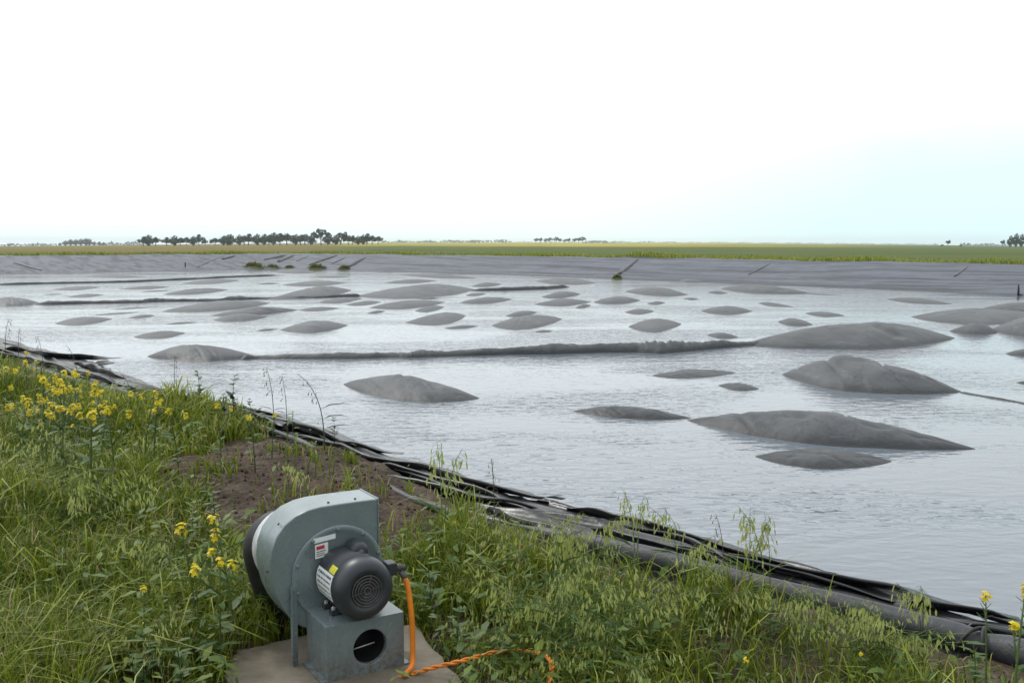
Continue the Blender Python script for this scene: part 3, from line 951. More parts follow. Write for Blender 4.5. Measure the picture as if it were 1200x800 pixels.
# local axes of the blower: x along the face, y away from the camera, z up.  v (towards the camera) = -y
def loc2w(u, v, z=0.0):
    return P0 + UU * u + Vector((UU.y, -UU.x, 0)) * v + Vector((0, 0, z))
pad_pts = [(-0.27, -0.25), (-0.30, 0.30), (0.37, 0.32), (0.47, -0.33), (0.2, -0.44), (-0.18, -0.43)]
mb = MB()
outer = []
for i in range(len(pad_pts)):
    a, b_ = pad_pts[i], pad_pts[(i + 1) % len(pad_pts)]
    for k in range(8):
        f = k / 8
        u, v = a[0] + (b_[0] - a[0]) * f, a[1] + (b_[1] - a[1]) * f
        outer.append((u + random.uniform(-.008, .008), v + random.uniform(-.008, .008)))
n = len(outer)
top = [loc2w(u, v, 0) for u, v in outer]
top_in = [loc2w(u * .97 + .002, v * .97, 0.004) for u, v in outer]
bot = [loc2w(u * 1.01, v * 1.01, -0.12) for u, v in outer]
mb.add([p - P0 for p in top + bot + top_in], [(i, n + i, n + (i + 1) % n, (i + 1) % n) for i in range(n)] +
       [(2 * n + i, i, (i + 1) % n, 2 * n + (i + 1) % n) for i in range(n)] + [tuple(range(3 * n - 1, 2 * n - 1, -1))])
tag(mb.build('concrete_pad', MT['concrete'], loc=P0 - Vector((0, 0, 0.004)), smoothed=False), 'stained concrete pad under the grey blower', 'pad')

BL = thing('blower', 'grey centrifugal blower with a black motor on the concrete pad', 'blower', P0, RZB)
# in the blower's own frame: (u, -v, z)
def q3(u, v, z):
    return Vector((u, -v, z))
# scroll housing
out2 = [(.272, .541), (.20, .542), (.12, .542), (.06, .541), (.015, .535), (-.03, .52), (-.07, .493), (-.1, .455), (-.117, .41), (-.123, .36), (-.118, .31),
        (-.106, .26), (-.085, .21), (-.056, .165), (-.02, .13), (.03, .105), (.09, .093), (.15, .098), (.20, .118), (.245, .155), (.268, .2), (.278, .25), (.272, .30)]
mb = MB()
n = len(out2)
fr_ = [q3(u, -.2, z) for u, z in out2]
bk_ = [q3(u, -.365, z) for u, z in out2]
mb.add(fr_ + bk_, [tuple(range(n))[::-1], tuple(range(n, 2 * n))] + [(i, (i + 1) % n, n + (i + 1) % n, n + i) for i in range(n)])
# lip round the side sheet
hs = mb.build('scroll_housing', MT['paint'], BL, smoothed=True)
bevel(hs, 0.005, 2).modifiers['edge'].harden_normals = True
hs.data.polygons.foreach_set('use_smooth', [True] * len(hs.data.polygons))
# outlet flange: mouth on the right end, its inner shade a black slab
mb = MB()
for (z0, z1) in ((.530, .5435), (.30, .315)):
    mb.box(q3(.273, -.2825, (z0 + z1) / 2), (.006, .169, z1 - z0))
for v in (-.2005, -.3645):
    mb.box(q3(.273, v, .42), (.0055, .008, .214))
bevel(mb.build('outlet_flange', MT['paint'], BL, smoothed=False), .002)
mb = MB()
mb.box(q3(.2745, -.2825, .42), (.004, .15, .205))
mb.build('outlet_mouth_shade', MT['rubber'], BL, smoothed=False)
# seam screws along the rim
mb = MB()
for (u, z) in ((-.075, .489), (-.118, .33), (.1, .5425), (.2, .5425)):
    mb.lathe([(0, .005), (.003, .004)], q3(u + (-.004 if u < 0 else 0), -.235, z + (.002 if u < 0 else 0)), (-.7 if u < 0 else 0, 0, .7), 8)
mb.build('rim_screws', MT['rubber'], BL)
# round cover plate with bolts
cu, cz = .118, .300
mb = MB()
mb.lathe([(0, .168), (.006, .168), (.008, .164), (.0085, .150), (.006, .146), (.006, .02)], q3(cu, -.2, cz), (0, -1, 0), 56)
for k in range(10):
    a = R(18 + 36 * k)
    mb.lathe([(0, .0065), (.005, .0065), (.006, .004)], q3(cu + .156 * math.cos(a), -.192, cz + .156 * math.sin(a)), (0, -1, 0), 6)
mb.build('cover_plate', MT['paint'], BL)
# base box with round opening
W_, D_, Hh = .277, .198, .19
hc, hr = (.153, .092), .060
mb = MB()
N_ = 48
ins, outp = [], []
for k in range(N_):
    a = 2 * math.pi * (k + .5) / N_
    ca, sa = math.cos(a), math.sin(a)
    ins.append((hc[0] + hr * ca, hc[1] + hr * sa))
    kx = ((W_ - hc[0]) / ca) if ca > 0 else (-hc[0] / ca if ca < 0 else 1e9)
    kz = ((Hh - hc[1]) / sa) if sa > 0 else (-hc[1] / sa if sa < 0 else 1e9)
    kk = min(kx, kz)
    outp.append([hc[0] + kk * ca, hc[1] + kk * sa])
for cx, cz_ in ((0, 0), (W_, 0), (0, Hh), (W_, Hh)):
    j = min(range(N_), key=lambda i: (outp[i][0] - cx) ** 2 + (outp[i][1] - cz_) ** 2)
    outp[j] = [cx, cz_]
mb.add([q3(u, 0, z) for u, z in ins] + [q3(u, 0, z) for u, z in outp] + [q3(u, -.02, z) for u, z in ins],
       [(i, (i + 1) % N_, N_ + (i + 1) % N_, N_ + i) for i in range(N_)] + [(i, 2 * N_ + i, 2 * N_ + (i + 1) % N_, (i + 1) % N_) for i in range(N_)])
c8 = [q3(u, v, z) for u in (0, W_) for v in (0, -D_) for z in (0, Hh)]
mb.add(c8, [(0, 1, 3, 2), (4, 6, 7, 5), (1, 5, 7, 3), (0, 2, 6, 4), (2, 3, 7, 6)])
bx = mb.build('base_box', MT['paint'], BL, smoothed=False)
md = bx.modifiers.new('weld', 'WELD'); md.merge_threshold = 0.0006
bevel(bx, .003)
mb = MB()   # inside of the opening: black drum painting its shade, with a bar across
mb.lathe([(0.0, hr - .001), (.12, hr - .001)], q3(hc[0], -.021, hc[1]), (0, 1, 0), 40, cap0=False)
mb.build('opening_shade', MT['rubber'], bx)
mb = MB()
mb.tube([q3(hc[0] - .057, -.035, hc[1] - .012), q3(hc[0] + .03, -.035, hc[1] - .002)], .0022, 6)
mb.build('shaft', MT['galv'], bx)
mb = MB()   # bottom flange
for (u0, u1, v0, v1) in ((-.022, 0, 0, -D_), (W_, W_ + .022, 0, -D_)):
    mb = MB()
    mb.box(q3((u0 + u1) / 2, (v0 + v1) / 2, .004), (u1 - u0, abs(v1 - v0), .005))
    mb.build('mounting_flange', MT['paint'], bx, smoothed=False)
mb = MB()
mb.box(q3(-.046, -.192, .14), (.022, .006, .285))
mb.box(q3(-.055, -.187, .14), (.005, .016, .285))
for z in (.115, .02, .27):
    mb.lathe([(0, .006), (.006, .006)], q3(-.046, -.189, z), (0, -1, 0), 6)
mb.build('brace', MT['paint'], BL, smoothed=False)
# motor
mu, mz = .132, .298
MO = MB()
MO.lathe([(-.20, .086), (-.192, .096), (-.184, .100), (-.034, .100)], q3(mu, 0, mz), (0, -1, 0), 48)
mo = MO.build('motor', MT['darkpaint'], BL)
mb = MB()
mb.lathe([(-.036, .100), (-.034, .1025), (-.028, .1045), (-.01, .1035), (.012, .100), (.026, .090), (.032, .075), (.032, .060), (.027, .056), (.027, .0)], q3(mu, 0, mz), (0, -1, 0), 56, cap1=False)
mb.build('end_bell', MT['darkpaint'], mo)
mb = MB()
for r in (.012, .022, .032, .042, .052):
    mb.tube([q3(mu + r * math.cos(2 * math.pi * k / 36), .0295, mz + r * math.sin(2 * math.pi * k / 36)) for k in range(37)], .0026, 6, caps=False)
for k in range(6):
    a = 2 * math.pi * k / 6 + .2
    mb.tube([q3(mu + .006 * math.cos(a), .0285, mz + .006 * math.sin(a)), q3(mu + .055 * math.cos(a), .0285, mz + .055 * math.sin(a))], .0024, 6)
mb.build('vent_grille', MT['grille'], mo)
mb = MB()   # capacitor cover on the upper right of the frame
a = R(72)
c0 = (mu + .106 * math.cos(a), mz + .098 * math.sin(a))
mb.lathe([(-.185, .020), (-.180, .028), (-.168, .032), (-.115, .032), (-.104, .028), (-.098, .018)], q3(c0[0], 0, c0[1]), (0, -1, 0), 24)
mb.box(q3(mu + .075 * math.cos(a), -.126, mz + .075 * math.sin(a)), (.05, .10, .05), Matrix.Rotation(R(-28), 3, 'Y'))
mb.build('capacitor_cover', MT['darkpaint'], mo)
def curved_label(name, a0, a1, v0, v1, m_, lines, r=.1012):
    mb = MB()
    n_ = 14
    mb.grid([[q3(mu + r * math.cos(R(a0 + (a1 - a0) * k / n_)), v, mz + r * math.sin(R(a0 + (a1 - a0) * k / n_))) for v in (v0, v1)] for k in range(n_ + 1)])
    o = mb.build(name, m_, mo)
    if lines:
        ik = MB()
        for i in range(lines):
            ac = a0 + (a1 - a0) * (i + .8) / (lines + .6)
            v = v0 + (v1 - v0) * .08
            while v > v1 + abs(v1 - v0) * .0 and (v0 > v1):
                w = random.uniform(.004, .014)
                e = max(v - w, v1 * .92 + v0 * .08)
                da = 1.5 if i else 2.4
                ik.grid([[q3(mu + (r + .0006) * math.cos(R(ac + s_ * da)), vv, mz + (r + .0006) * math.sin(R(ac + s_ * da))) for vv in (v, e)] for s_ in (-1, 1)])
                v = e - random.uniform(.002, .006)
                if v < v1 * .9 + v0 * .1:
                    break
        if ik.v:
            ik.build('print', MT['ink'], o, smoothed=False)
    return o
curved_label('nameplate', 153, 207, -.042, -.178, MT['white'], 5)
curved_label('yellow_sticker', 136, 151, -.042, -.090, MT['yellow'], 0)
mb = MB()   # feet
for u in (mu - .07, mu + .07):
    for v in (-.165, -.095):
        mb = MB()
        mb.box(q3(u, v, .2), (.028, .024, .018))
        mb.box(q3(u * .75 + mu * .25, v, .216), (.012, .022, .03))
        bevel(mb.build('motor_foot', MT['darkpaint'], mo, smoothed=False), .003)
mb = MB()
for u in (mu - .072, mu + .072):
    for v in (-.165, -.095):
        mb.lathe([(0, .0075), (.008, .0075), (.010, .005)], q3(u, v, .209), (0, 0, 1), 6)
mb.build('foot_bolts', MT['galv'], mo, smoothed=False)
mb = MB()   # terminal fitting with the cord grip
mb.box(q3(mu + .108, -.03, mz + .045), (.034, .05, .044))
bevel(mb.build('terminal_box', MT['darkpaint'], mo, smoothed=False), .004)
mb = MB()
mb.lathe([(0, .014), (.014, .014), (.016, .010), (.030, .010)], q3(mu + .128, -.018, mz + .046), (.75, -.45, .05), 10)
mb.lathe([(0, .011), (.024, .012), (.03, .009)], q3(mu + .140, -.008, mz + .034), (.45, -.2, -.85), 10)
mb.build('cord_grip', MT['grille'], mo)
# stickers on the plate
def flat_label(name, u0, z0, u1, z1, skew, m_, prints=()):
    mb = MB()
    v = -.1905
    mb.add([q3(u0, v, z0), q3(u1, v, z0 + skew), q3(u1, v, z1 + skew), q3(u0, v, z1), q3(u0, v - .001, z0), q3(u1, v - .001, z0 + skew), q3(u1, v - .001, z1 + skew), q3(u0, v - .001, z1)],
           [(0, 1, 2, 3), (0, 4, 5, 1), (1, 5, 6, 2), (2, 6, 7, 3), (3, 7, 4, 0)])
    o = mb.build(name, m_, BL, smoothed=False)
    for (a, b_, c, d, pm) in prints:
        pb = MB()
        du, dz = u1 - u0, z1 - z0
        pb.add([q3(u0 + du * a, v + .0008, z0 + dz * b_ + skew * a), q3(u0 + du * c, v + .0008, z0 + dz * b_ + skew * c),
                q3(u0 + du * c, v + .0008, z0 + dz * d + skew * c), q3(u0 + du * a, v + .0008, z0 + dz * d + skew * a)], [(0, 1, 2, 3)])
        pb.build('print', pm, o, smoothed=False)
flat_label('strip_label', .028, .417, .108, .434, .008, MT['white'])
flat_label('warning_label', .033, .362, .080, .411, .005, MT['white'], [(.1, .62, .72, .88, MT['red']), (.1, .44, .8, .5, MT['ink']), (.1, .3, .7, .35, MT['ink']), (.1, .16, .8, .21, MT['ink'])])
# inlet collar and hose on the far side
mb = MB()
mb.lathe([(.36, .130), (.368, .143), (.400, .143), (.402, .137), (.43, .137)], q3(.020, 0, .358), (0, 1, 0), 40)
mb.build('inlet_collar', MT['galv'], BL)
mb = MB()
hp = [(.025, -.405, .358), (.018, -.44, .358), (.008, -.475, .352), (.004, -.51, .335), (.008, -.54, .305), (.022, -.565, .26), (.042, -.585, .20), (.066, -.60, .13), (.088, -.61, .05), (.10, -.62, -.03)]
P_, r_ = [], []
for i in range(len(hp) - 1):
    for k in range(8):
        f = k / 8
        P_.append(q3(*[hp[i][j] + (hp[i + 1][j] - hp[i][j]) * f for j in range(3)]))
        r_.append(.121 + .002 * math.sin((i * 8 + k) * 2.2))
mb.tube(P_, r_, 28)
mb.build('inlet_hose', MT['rubber'], BL)

# cords
mb = MB()
cp = [(mu + .148, -.004, mz + .018), (mu + .158, .004, mz - .01), (.292, .016, .24), (.296, .026, .17), (.294, .034, .10), (.290, .042, .05), (.283, .055, .022), (.262, .075, .014), (.22, .11, .014)]
P_ = []
for i in range(len(cp) - 1):
    for k in range(5):
        f = k / 5
        P_.append(loc2w(*[cp[i][j] + (cp[i + 1][j] - cp[i][j]) * f for j in range(3)]))
for _ in range(4):
    P_ = [P_[0]] + [(P_[i - 1] + P_[i] * 2 + P_[i + 1]) / 4 for i in range(1, len(P_) - 1)] + [P_[-1]]
mb.tube([p - P0 for p in P_], .0095, 10)
tag(mb.build('power_cord', MT['orange'], loc=P0), 'thick orange cord hanging from the motor down to the pad', 'cord')
cpx = [(425, 806, .0), (455, 797, .01), (480, 790, .02), (510, 781, .05), (545, 773, .08), (578, 764, .07), (605, 762, .0), (628, 764, .02), (641, 768, .09), (648, 778, .09), (645, 792, .05), (640, 830, .0)]
Q = [at(x, y, ZB + .03 + z) for x, y, z in cpx]
P_ = []
for i in range(len(Q) - 1):
    for k in range(14):
        P_.append(Q[i].lerp(Q[i + 1], k / 14))
for _ in range(12):
    P_ = [P_[0]] + [(P_[i - 1] + P_[i] * 2 + P_[i + 1]) / 4 for i in range(1, len(P_) - 1)] + [P_[-1]]
mb = MB()
for ph in (0, math.pi):
    S_ = []
    for i, p in enumerate(P_):
        t = (P_[min(i + 1, len(P_) - 1)] - P_[max(i - 1, 0)]).normalized()
        a = t.orthogonal().normalized(); c = t.cross(a)
        w = i * 0.62 + ph
        S_.append(p - P0 + (a * math.cos(w) + c * math.sin(w)) * .0040)
    mb.tube(S_, .0046, 7)
tag(mb.build('extension_cord', MT['orange'], loc=P0), 'twisted orange extension cord trailing off through the grass', 'cord')

# ------------------------------------------------------------------ grass (stuff)
def scatter(n, xr, yr, wfun):
    out = []
    tot = 0
    while tot < n:
        x = RNG.uniform(*xr, n)
        y = RNG.uniform(*yr, n)
        p = wfun(x, y)
        k = RNG.random(n) < p
        out.append(np.stack([x[k], y[k]], 1))
        tot += k.sum()
    return np.concatenate(out)[:n]
def gz(P):
    return np.array([ground_z(x, y) for x, y in P])
def lowf(x, y, s, ph):
    return 0.5 + 0.25 * (np.sin(x * s * 1.3 + ph + 1.7 * np.sin(y * s * .7 + ph)) + np.sin(y * s * 1.1 - ph * 1.3 + 1.4 * np.sin(x * s * .9)))
PAD_POLY = [tuple(loc2w(u * 1.02, v * 1.02)[:2]) for u, v in pad_pts]
BARE = [[tuple(at(x, y, ZB)[:2]) for x, y in pl] for pl in (
    [(690, 690), (760, 700), (800, 730), (760, 750), (700, 730)], [(860, 730), (960, 745), (1010, 775), (940, 790), (850, 765)],
    [(960, 735), (1060, 755), (1160, 790), (1120, 815), (1000, 770)], [(640, 655), (700, 668), (730, 690), (680, 692)], [(790, 770), (850, 780), (850, 805), (790, 800)])]
def cover_w(x, y):
    t, n = to_tn(x, y)
    c = crest(t)
    D = np.hypot(x, y)
    w = np.where(n < c - 0.16, 1.0, 0.0)
    w *= np.where(n > c - 0.45, np.where(t > -3.9, .22, .6), 1.0)
    w *= np.where(np.abs(x) < 0.56 * y + 1.2, 1, 0)
    w *= np.clip((4.2 / np.maximum(D, 2.5)) ** 1.1, 0, 1)
    pad = in_poly(x, y, PAD_POLY)
    w = np.where(pad, 0, w)
    jx, jy = x + .13 * np.sin(y * 9) + .10 * np.sin(x * 17 + y * 5), y + .13 * np.sin(x * 8) + .10 * np.sin(y * 15 - x * 6)
    w = np.where(in_poly(jx, jy, DIRT), w * np.where(lowf(x, y, 5.0, 3.3) > .62, .17, .012), w)
    for b_ in BARE:
        w = np.where(in_poly(jx, jy, b_), w * .22, w)
    right = np.clip((x + 0.1) / 0.8, 0, 1)
    w *= 1 - right * (.25 + .45 * (lowf(x, y, 4.0, 2.0) < .5))
    return w * (.45 + .55 * lowf(x, y, 2.2, .4)) * np.where(lowf(x, y, 11.0, 1.9) + .5 * lowf(x, y, 23.0, .2) > .66, 1.0, .28)
def blades(n, hfun, wid, name, seed, lean=(.15, .6), tintfun=None, wf=cover_w, xr=(-16, 5.5), yr=(1.9, 17)):
    P = scatter(n, xr, yr, wf)
    z = gz(P) - .01
    h = hfun(P[:, 0], P[:, 1]) * RNG.uniform(.45, 1.15, n)
    az = RNG.uniform(0, 2 * np.pi, n)
    le = RNG.uniform(*lean, n) * h
    cx, cy = np.cos(az), np.sin(az)
    # sideways direction with a twist
    wa = az + np.pi / 2 + RNG.normal(0, .5, n)
    sx, sy = np.cos(wa), np.sin(wa)
    w = wid * RNG.uniform(.6, 1.4, n) * np.clip(np.hypot(P[:, 0], P[:, 1]) / 4.0, .9, 2.2)
    V = np.zeros((n, 7, 3))
    for k, (f, bw) in enumerate(((0, .8), (.42, 1.0), (.78, .62))):
        b2 = f ** 2.2
        x = P[:, 0] + cx * le * b2
        y = P[:, 1] + cy * le * b2
        zz = z + h * (f - .35 * b2 * (le / np.maximum(h, 1e-3)))
        V[:, 2 * k] = np.stack([x - sx * w * bw / 2, y - sy * w * bw / 2, zz], 1)
        V[:, 2 * k + 1] = np.stack([x + sx * w * bw / 2, y + sy * w * bw / 2, zz], 1)
    V[:, 6] = np.stack([P[:, 0] + cx * le * 1.12, P[:, 1] + cy * le * 1.12, z + h * (1 - .55 * (le / np.maximum(h, 1e-3)))], 1)
    o = (np.arange(n) * 7)[:, None]
    Q4 = np.concatenate([o + np.array([[0, 1, 3, 2]]), o + np.array([[2, 3, 5, 4]])])
    T3 = o + np.array([[4, 5, 6]])
    tv = tintfun(P[:, 0], P[:, 1], n)
    return np_mesh(name, V.reshape(-1, 3), Q4, T3, MT['grass'], np.repeat(tv, 7))
def hgt(x, y):
    h = .17 + .32 * np.clip(lowf(x, y, 1.6, 1.1) + .25 * (lowf(x, y, 5.0, .7) - .5), 0, 1) ** 1.5
    h = h * np.where(x > -0.2, .72, 1.0)
    t, n = to_tn(x, y)
    h *= np.where(n > crest(t) - .5, np.where(t > -3.9, .42, .62), 1)
    dd_ = np.hypot(x - P0.x, y - P0.y)
    # lower round the front of the pad so that it stays clear
    fr_v = (x - P0.x) * UU.y - (y - P0.y) * UU.x
    h *= np.where((dd_ < .75) & (fr_v > -.35), .55, 1.0)
    h = np.where(in_poly(x, y, DIRT), h * .5, h)
    return h
def tint(x, y, n):
    t = RNG.normal(.29, .20, n) + np.where(x > -.2, .09, 0) + .25 * (lowf(x, y, 1.8, 2.2) - .5)
    t = np.clip(t, 0, .84)
    dry = RNG.random(n) < (.05 + .22 * np.clip(lowf(x, y, 2.6, .3) - .45, 0, 1))
    return np.where(dry, RNG.uniform(.86, 1.0, n), t)
g1 = blades(100000, hgt, .0052, 'grass', 1, tintfun=tint)
tag(g1, 'mixed green and dry grass covering the near berm', 'grass', kind='stuff')
g2 = blades(4200, lambda x, y: hgt(x, y) * 1.4, .0060, 'grass', 2, lean=(.45, 1.15), tintfun=lambda x, y, n: np.clip(RNG.normal(.60, .16, n) + np.where(x > -.2, .12, 0), .2, .86))
tag(g2, 'long pale arching grass blades over the green turf', 'grass', kind='stuff')
# broad low leaves between the blades
nl = 15000
P = scatter(nl, (-14, 5.0), (1.9, 15), cover_w)
z = gz(P) + RNG.uniform(.01, .20, nl) * np.where(P[:, 0] > -.2, .8, 1)
az = RNG.uniform(0, 2 * np.pi, nl)
ln = RNG.uniform(.025, .075, nl)
wd = ln * RNG.uniform(.22, .5, nl)
pit = RNG.uniform(-.5, .7, nl)
dx = np.stack([np.cos(az) * np.cos(pit), np.sin(az) * np.cos(pit), np.sin(pit)], 1)
sx = np.stack([-np.sin(az), np.cos(az), RNG.uniform(-.4, .4, nl)], 1)
c = np.stack([P[:, 0], P[:, 1], z], 1)
V = np.zeros((nl, 6, 3))
V[:, 0] = c
V[:, 1] = c + dx * (ln * .4)[:, None] + sx * (wd * .5)[:, None]
V[:, 2] = c + dx * (ln * .4)[:, None] - sx * (wd * .5)[:, None]
V[:, 3] = c + dx * (ln * .8)[:, None] + sx * (wd * .3)[:, None]
V[:, 4] = c + dx * (ln * .8)[:, None] - sx * (wd * .3)[:, None]
V[:, 5] = c + dx * ln[:, None]
V[:, 3:, 2] -= (ln * .12)[:, None]
o = (np.arange(nl) * 6)[:, None]
wo = np_mesh('undergrowth', V.reshape(-1, 3), o + np.array([[1, 2, 4, 3]]), np.concatenate([o + np.array([[0, 2, 1]]), o + np.array([[3, 4, 5]])]), MT['weed'], np.repeat(RNG.random(nl), 6))
tag(wo, 'low broad-leaved weeds growing between the grass blades', 'weeds', kind='stuff')
# clods and pebbles on the bare earth
mb = MB()
for k in range(4200):
    if k < 3400:
        x = random.uniform(-3.4, 0.0); y = random.uniform(4.2, 8.8)
        if not in_poly(np.array([x]), np.array([y]), DIRT)[0]:
            continue
    else:
        x = random.uniform(0, 2.4); y = random.uniform(2.6, 4.6)
        t, n = to_tn(x, y)
        if n > crest(t) - .2:
            continue
    r = random.uniform(.004, .017) * random.choice((1, .7, .5, .5))
    c = Vector((x, y, ground_z(x, y) + r * .2))
    dirs = [(1, 0, 0), (0, 1, 0), (-1, 0, 0), (0, -1, 0), (0, 0, 1), (0, 0, -1)]
    vs = [c + Vector(d_) * r * random.uniform(.6, 1.3) for d_ in dirs]
    mb.add(vs, [(0, 1, 4), (1, 2, 4), (2, 3, 4), (3, 0, 4), (1, 0, 5), (2, 1, 5), (3, 2, 5), (0, 3, 5)])
tag(mb.build('pebbles', MT['ground'], smoothed=True), 'clods and small stones on the bare brown earth', 'pebbles', kind='stuff')
# ragged grass on the far crest
def far_w(x, y):
    return np.ones_like(x)
nf_ = 16000
top_line = [(-78, 92), (-54, 118.0), (-32.2, 141.0), (-23.2, 136.3), (0, 119.2), (19.5, 101.5), (29.3, 88.5), (39.2, 76.6), (60, 55.8)]
cum = np.concatenate([[0], np.cumsum([math.hypot(b_[0] - a[0], b_[1] - a[1]) for a, b_ in zip(top_line, top_line[1:])])])
s_ = RNG.uniform(0, cum[-1], nf_)
px = np.interp(s_, cum, [p[0] for p in top_line]); py = np.interp(s_, cum, [p[1] for p in top_line])
off = RNG.exponential(2.2, nf_) + .25
dirn = np.where(px < -32, -1, 1)
px, py = px + off * .69 * dirn, py + off * .72
hh_ = RNG.uniform(.1, .42, nf_) * (.5 + lowf(px, py, .35, 1.0))
hh_ *= np.where((px > 13) & (px < 19), 1.5, 1.0)
wz = .07 + .05 * RNG.random(nf_)
zz = np.array([zfield(a, b_) for a, b_ in zip(px, py)]) - .03
an = RNG.uniform(-.6, .6, nf_)
V = np.zeros((nf_, 3, 3))
V[:, 0] = np.stack([px - np.cos(an) * wz, py - np.sin(an) * wz, zz], 1)
V[:, 1] = np.stack([px + np.cos(an) * wz, py + np.sin(an) * wz, zz], 1)
V[:, 2] = np.stack([px + RNG.normal(0, .12, nf_), py + RNG.normal(0, .12, nf_), zz + hh_], 1)
o = (np.arange(nf_) * 3)[:, None]
fg = np_mesh('grass', V.reshape(-1, 3), np.zeros((0, 4), int), o + np.array([[0, 1, 2]]), MT['grass'], np.repeat(np.clip(RNG.normal(.62, .2, nf_), 0, 1), 3))
tag(fg, 'ragged grass fringe along the top of the far bank', 'grass', kind='stuff')

# ------------------------------------------------------------------ plants
def P_on(x, y):
    return at(x, y, ZB)
def mustard(seed, h, heads):
    random.seed(seed)
    r = thing('mustard_plant', 'yellow mustard', 'flower', group='yellow mustard plants on the berm')
    st_, lf = MB(), MB()
    tips = []
    lean = Vector((random.uniform(-.06, .06), random.uniform(-.06, .06), 0))
    main = [Vector((0, 0, 0)) + lean * f ** 2 + Vector((0, 0, h * f)) for f in (0, .25, .5, .75, 1)]
    st_.tube(main, [.0045, .004, .0035, .003, .002], 5)
    tips.append(main[-1])
    for k in range(heads - 1):
        f = random.uniform(.5, .78)
        b0 = lean * f * f + Vector((0, 0, h * f))
        a = random.uniform(0, 6.28)
        d = Vector((math.cos(a), math.sin(a), 0))
        e = b0 + d * random.uniform(.04, .11) + Vector((0, 0, h * random.uniform(.15, .42)))
        st_.tube([b0, b0.lerp(e, .5) + d * .012, e], [.003, .0025, .0015], 5)
        tips.append(e)
    for k in range(11):
        f = random.uniform(.12, .85)
        p = lean * f * f + Vector((0, 0, h * f))
        a = random.uniform(0, 6.28)
        lf.leaf(p, (math.cos(a), math.sin(a), random.uniform(.1, .8)), (0, 0, 1), random.uniform(.04, .11) * (1.25 - f * .7), random.uniform(.012, .032), .35)
    for k in range(10):   # seed pods below the flowers
        t = random.choice(tips)
        a = random.uniform(0, 6.28)
        p = t - Vector((0, 0, random.uniform(.03, .09)))
        st_.tube([p, p + Vector((math.cos(a) * .025, math.sin(a) * .025, .018))], [.0014, .0009], 4)
    st_.build('stem', MT['stem'], r)
    lf.build('leaves', MT['mleaf'], r)
    for t in tips:
        fl = MB()
        for k in range(15):
            a, rad = random.uniform(0, 6.28), random.uniform(.002, .016)
            c = t + Vector((math.cos(a) * rad, math.sin(a) * rad, random.uniform(-.018, .014) - rad * .3))
            nrm = (c - t + Vector((0, 0, .02))).normalized()
            ux = nrm.orthogonal().normalized(); uy = nrm.cross(ux)
            for q in range(4):
                w = q * math.pi / 2 + a
                d = ux * math.cos(w) + uy * math.sin(w)
                s2 = nrm.cross(d)
                fl.add([c, c + d * .005 - s2 * .004 + nrm * .002, c + d * .0095 + nrm * .001, c + d * .005 + s2 * .004 + nrm * .002], [(0, 1, 2, 3)])
        fl.build('flower_head', MT['petal'], r)
    return r, [t.copy() for t in tips]
prot = [mustard(31 + k, h, hd) for k, (h, hd) in enumerate(((.50, 2), (.42, 2), (.58, 1), (.46, 3), (.36, 1)))]
random.seed(99)
used = set()
def put_mustard(k, loc, rz, label, s=1.0):
    r = prot[k][0]
    if k not in used:
        used.add(k)
        r.location, r.rotation_euler, r['label'] = loc, (0, 0, rz), label
        r.scale = (s, s, s)
        return r
    return copy_thing(r, label, loc, rz, s)
ML = 'yellow mustard plant in the dense flowering patch on the left end of the berm'
cnt = 0
while cnt < 54:
    # where the head shows in the photo, and how tall the plant is
    x = random.gauss(75, 55) if random.random() < .55 else random.uniform(0, 225)
    y = random.uniform(410, 508)
    if not -8 < x < 225 or y < 405 + max(0, x - 20) * .34 or random.random() < (y - 450) / 90:
        continue
    h = random.uniform(.34, .56)
    p = at(x, y, ZB + h)
    t, n = to_tn(p.x, p.y)
    if n > crest(t) - .15:
        # root it just inside the crest, at the same bearing
        k = (float(crest(t)) - .2) / n
        p = Vector((p.x * k, p.y * k, 0))
        h = max(.25, (H - ZB) - (H - at(x, y, ZB + h).z) * 0 - (p.y) * math.tan(math.atan((y - 400) / F) + PITCH))
        if not .2 < h < .9:
            continue
    k = random.randrange(5)
    hh0 = prot[k][1][0].z
    put_mustard(k, (p.x, p.y, ground_z(p.x, p.y) - .01), random.uniform(0, 6.28), ML, h / hh0)
    cnt += 1
single = [((227, 612), .50, 1, 'mustard plant with a double flower head left of the blower hose'), ((272, 610), .52, 0, 'tall mustard plant close beside the blower hose'), ((255, 655), .44, 3, 'many-headed mustard plant in front of the blower hose'),
          ((232, 658), .40, 2, 'single-headed mustard plant left of the many-headed one'), ((167, 683), .36, 2, 'low single mustard flower alone in the grass left of the blower'),
          ((1163, 686), .52, 2, 'mustard plant with one round head standing before the water at the right'), ((1193, 684), .54, 0, 'mustard plant at the right frame edge before the water'),
          ((1012, 758), .22, 2, 'short mustard flower below the black roll at the lower right'), ((874, 769), .18, 4, 'lowest mustard flower near the lower frame edge right of centre'),
          ((258, 490), .40, 1, 'mustard plant above the bare earth, left of two others'), ((298, 505), .36, 4, 'mustard plant on the upper rim of the bare earth'), ((343, 497), .30, 2, 'mustard flower beside the bent tall stalk above the bare earth'),
          ((185, 478), .34, 1, 'lone mustard plant right of the dense flowering patch'), ((318, 500), .3, 4, 'small mustard plant between the rim flowers of the bare earth'), ((536, 610), .18, 4, 'small mustard plant right of the blower outlet beside the liner')]
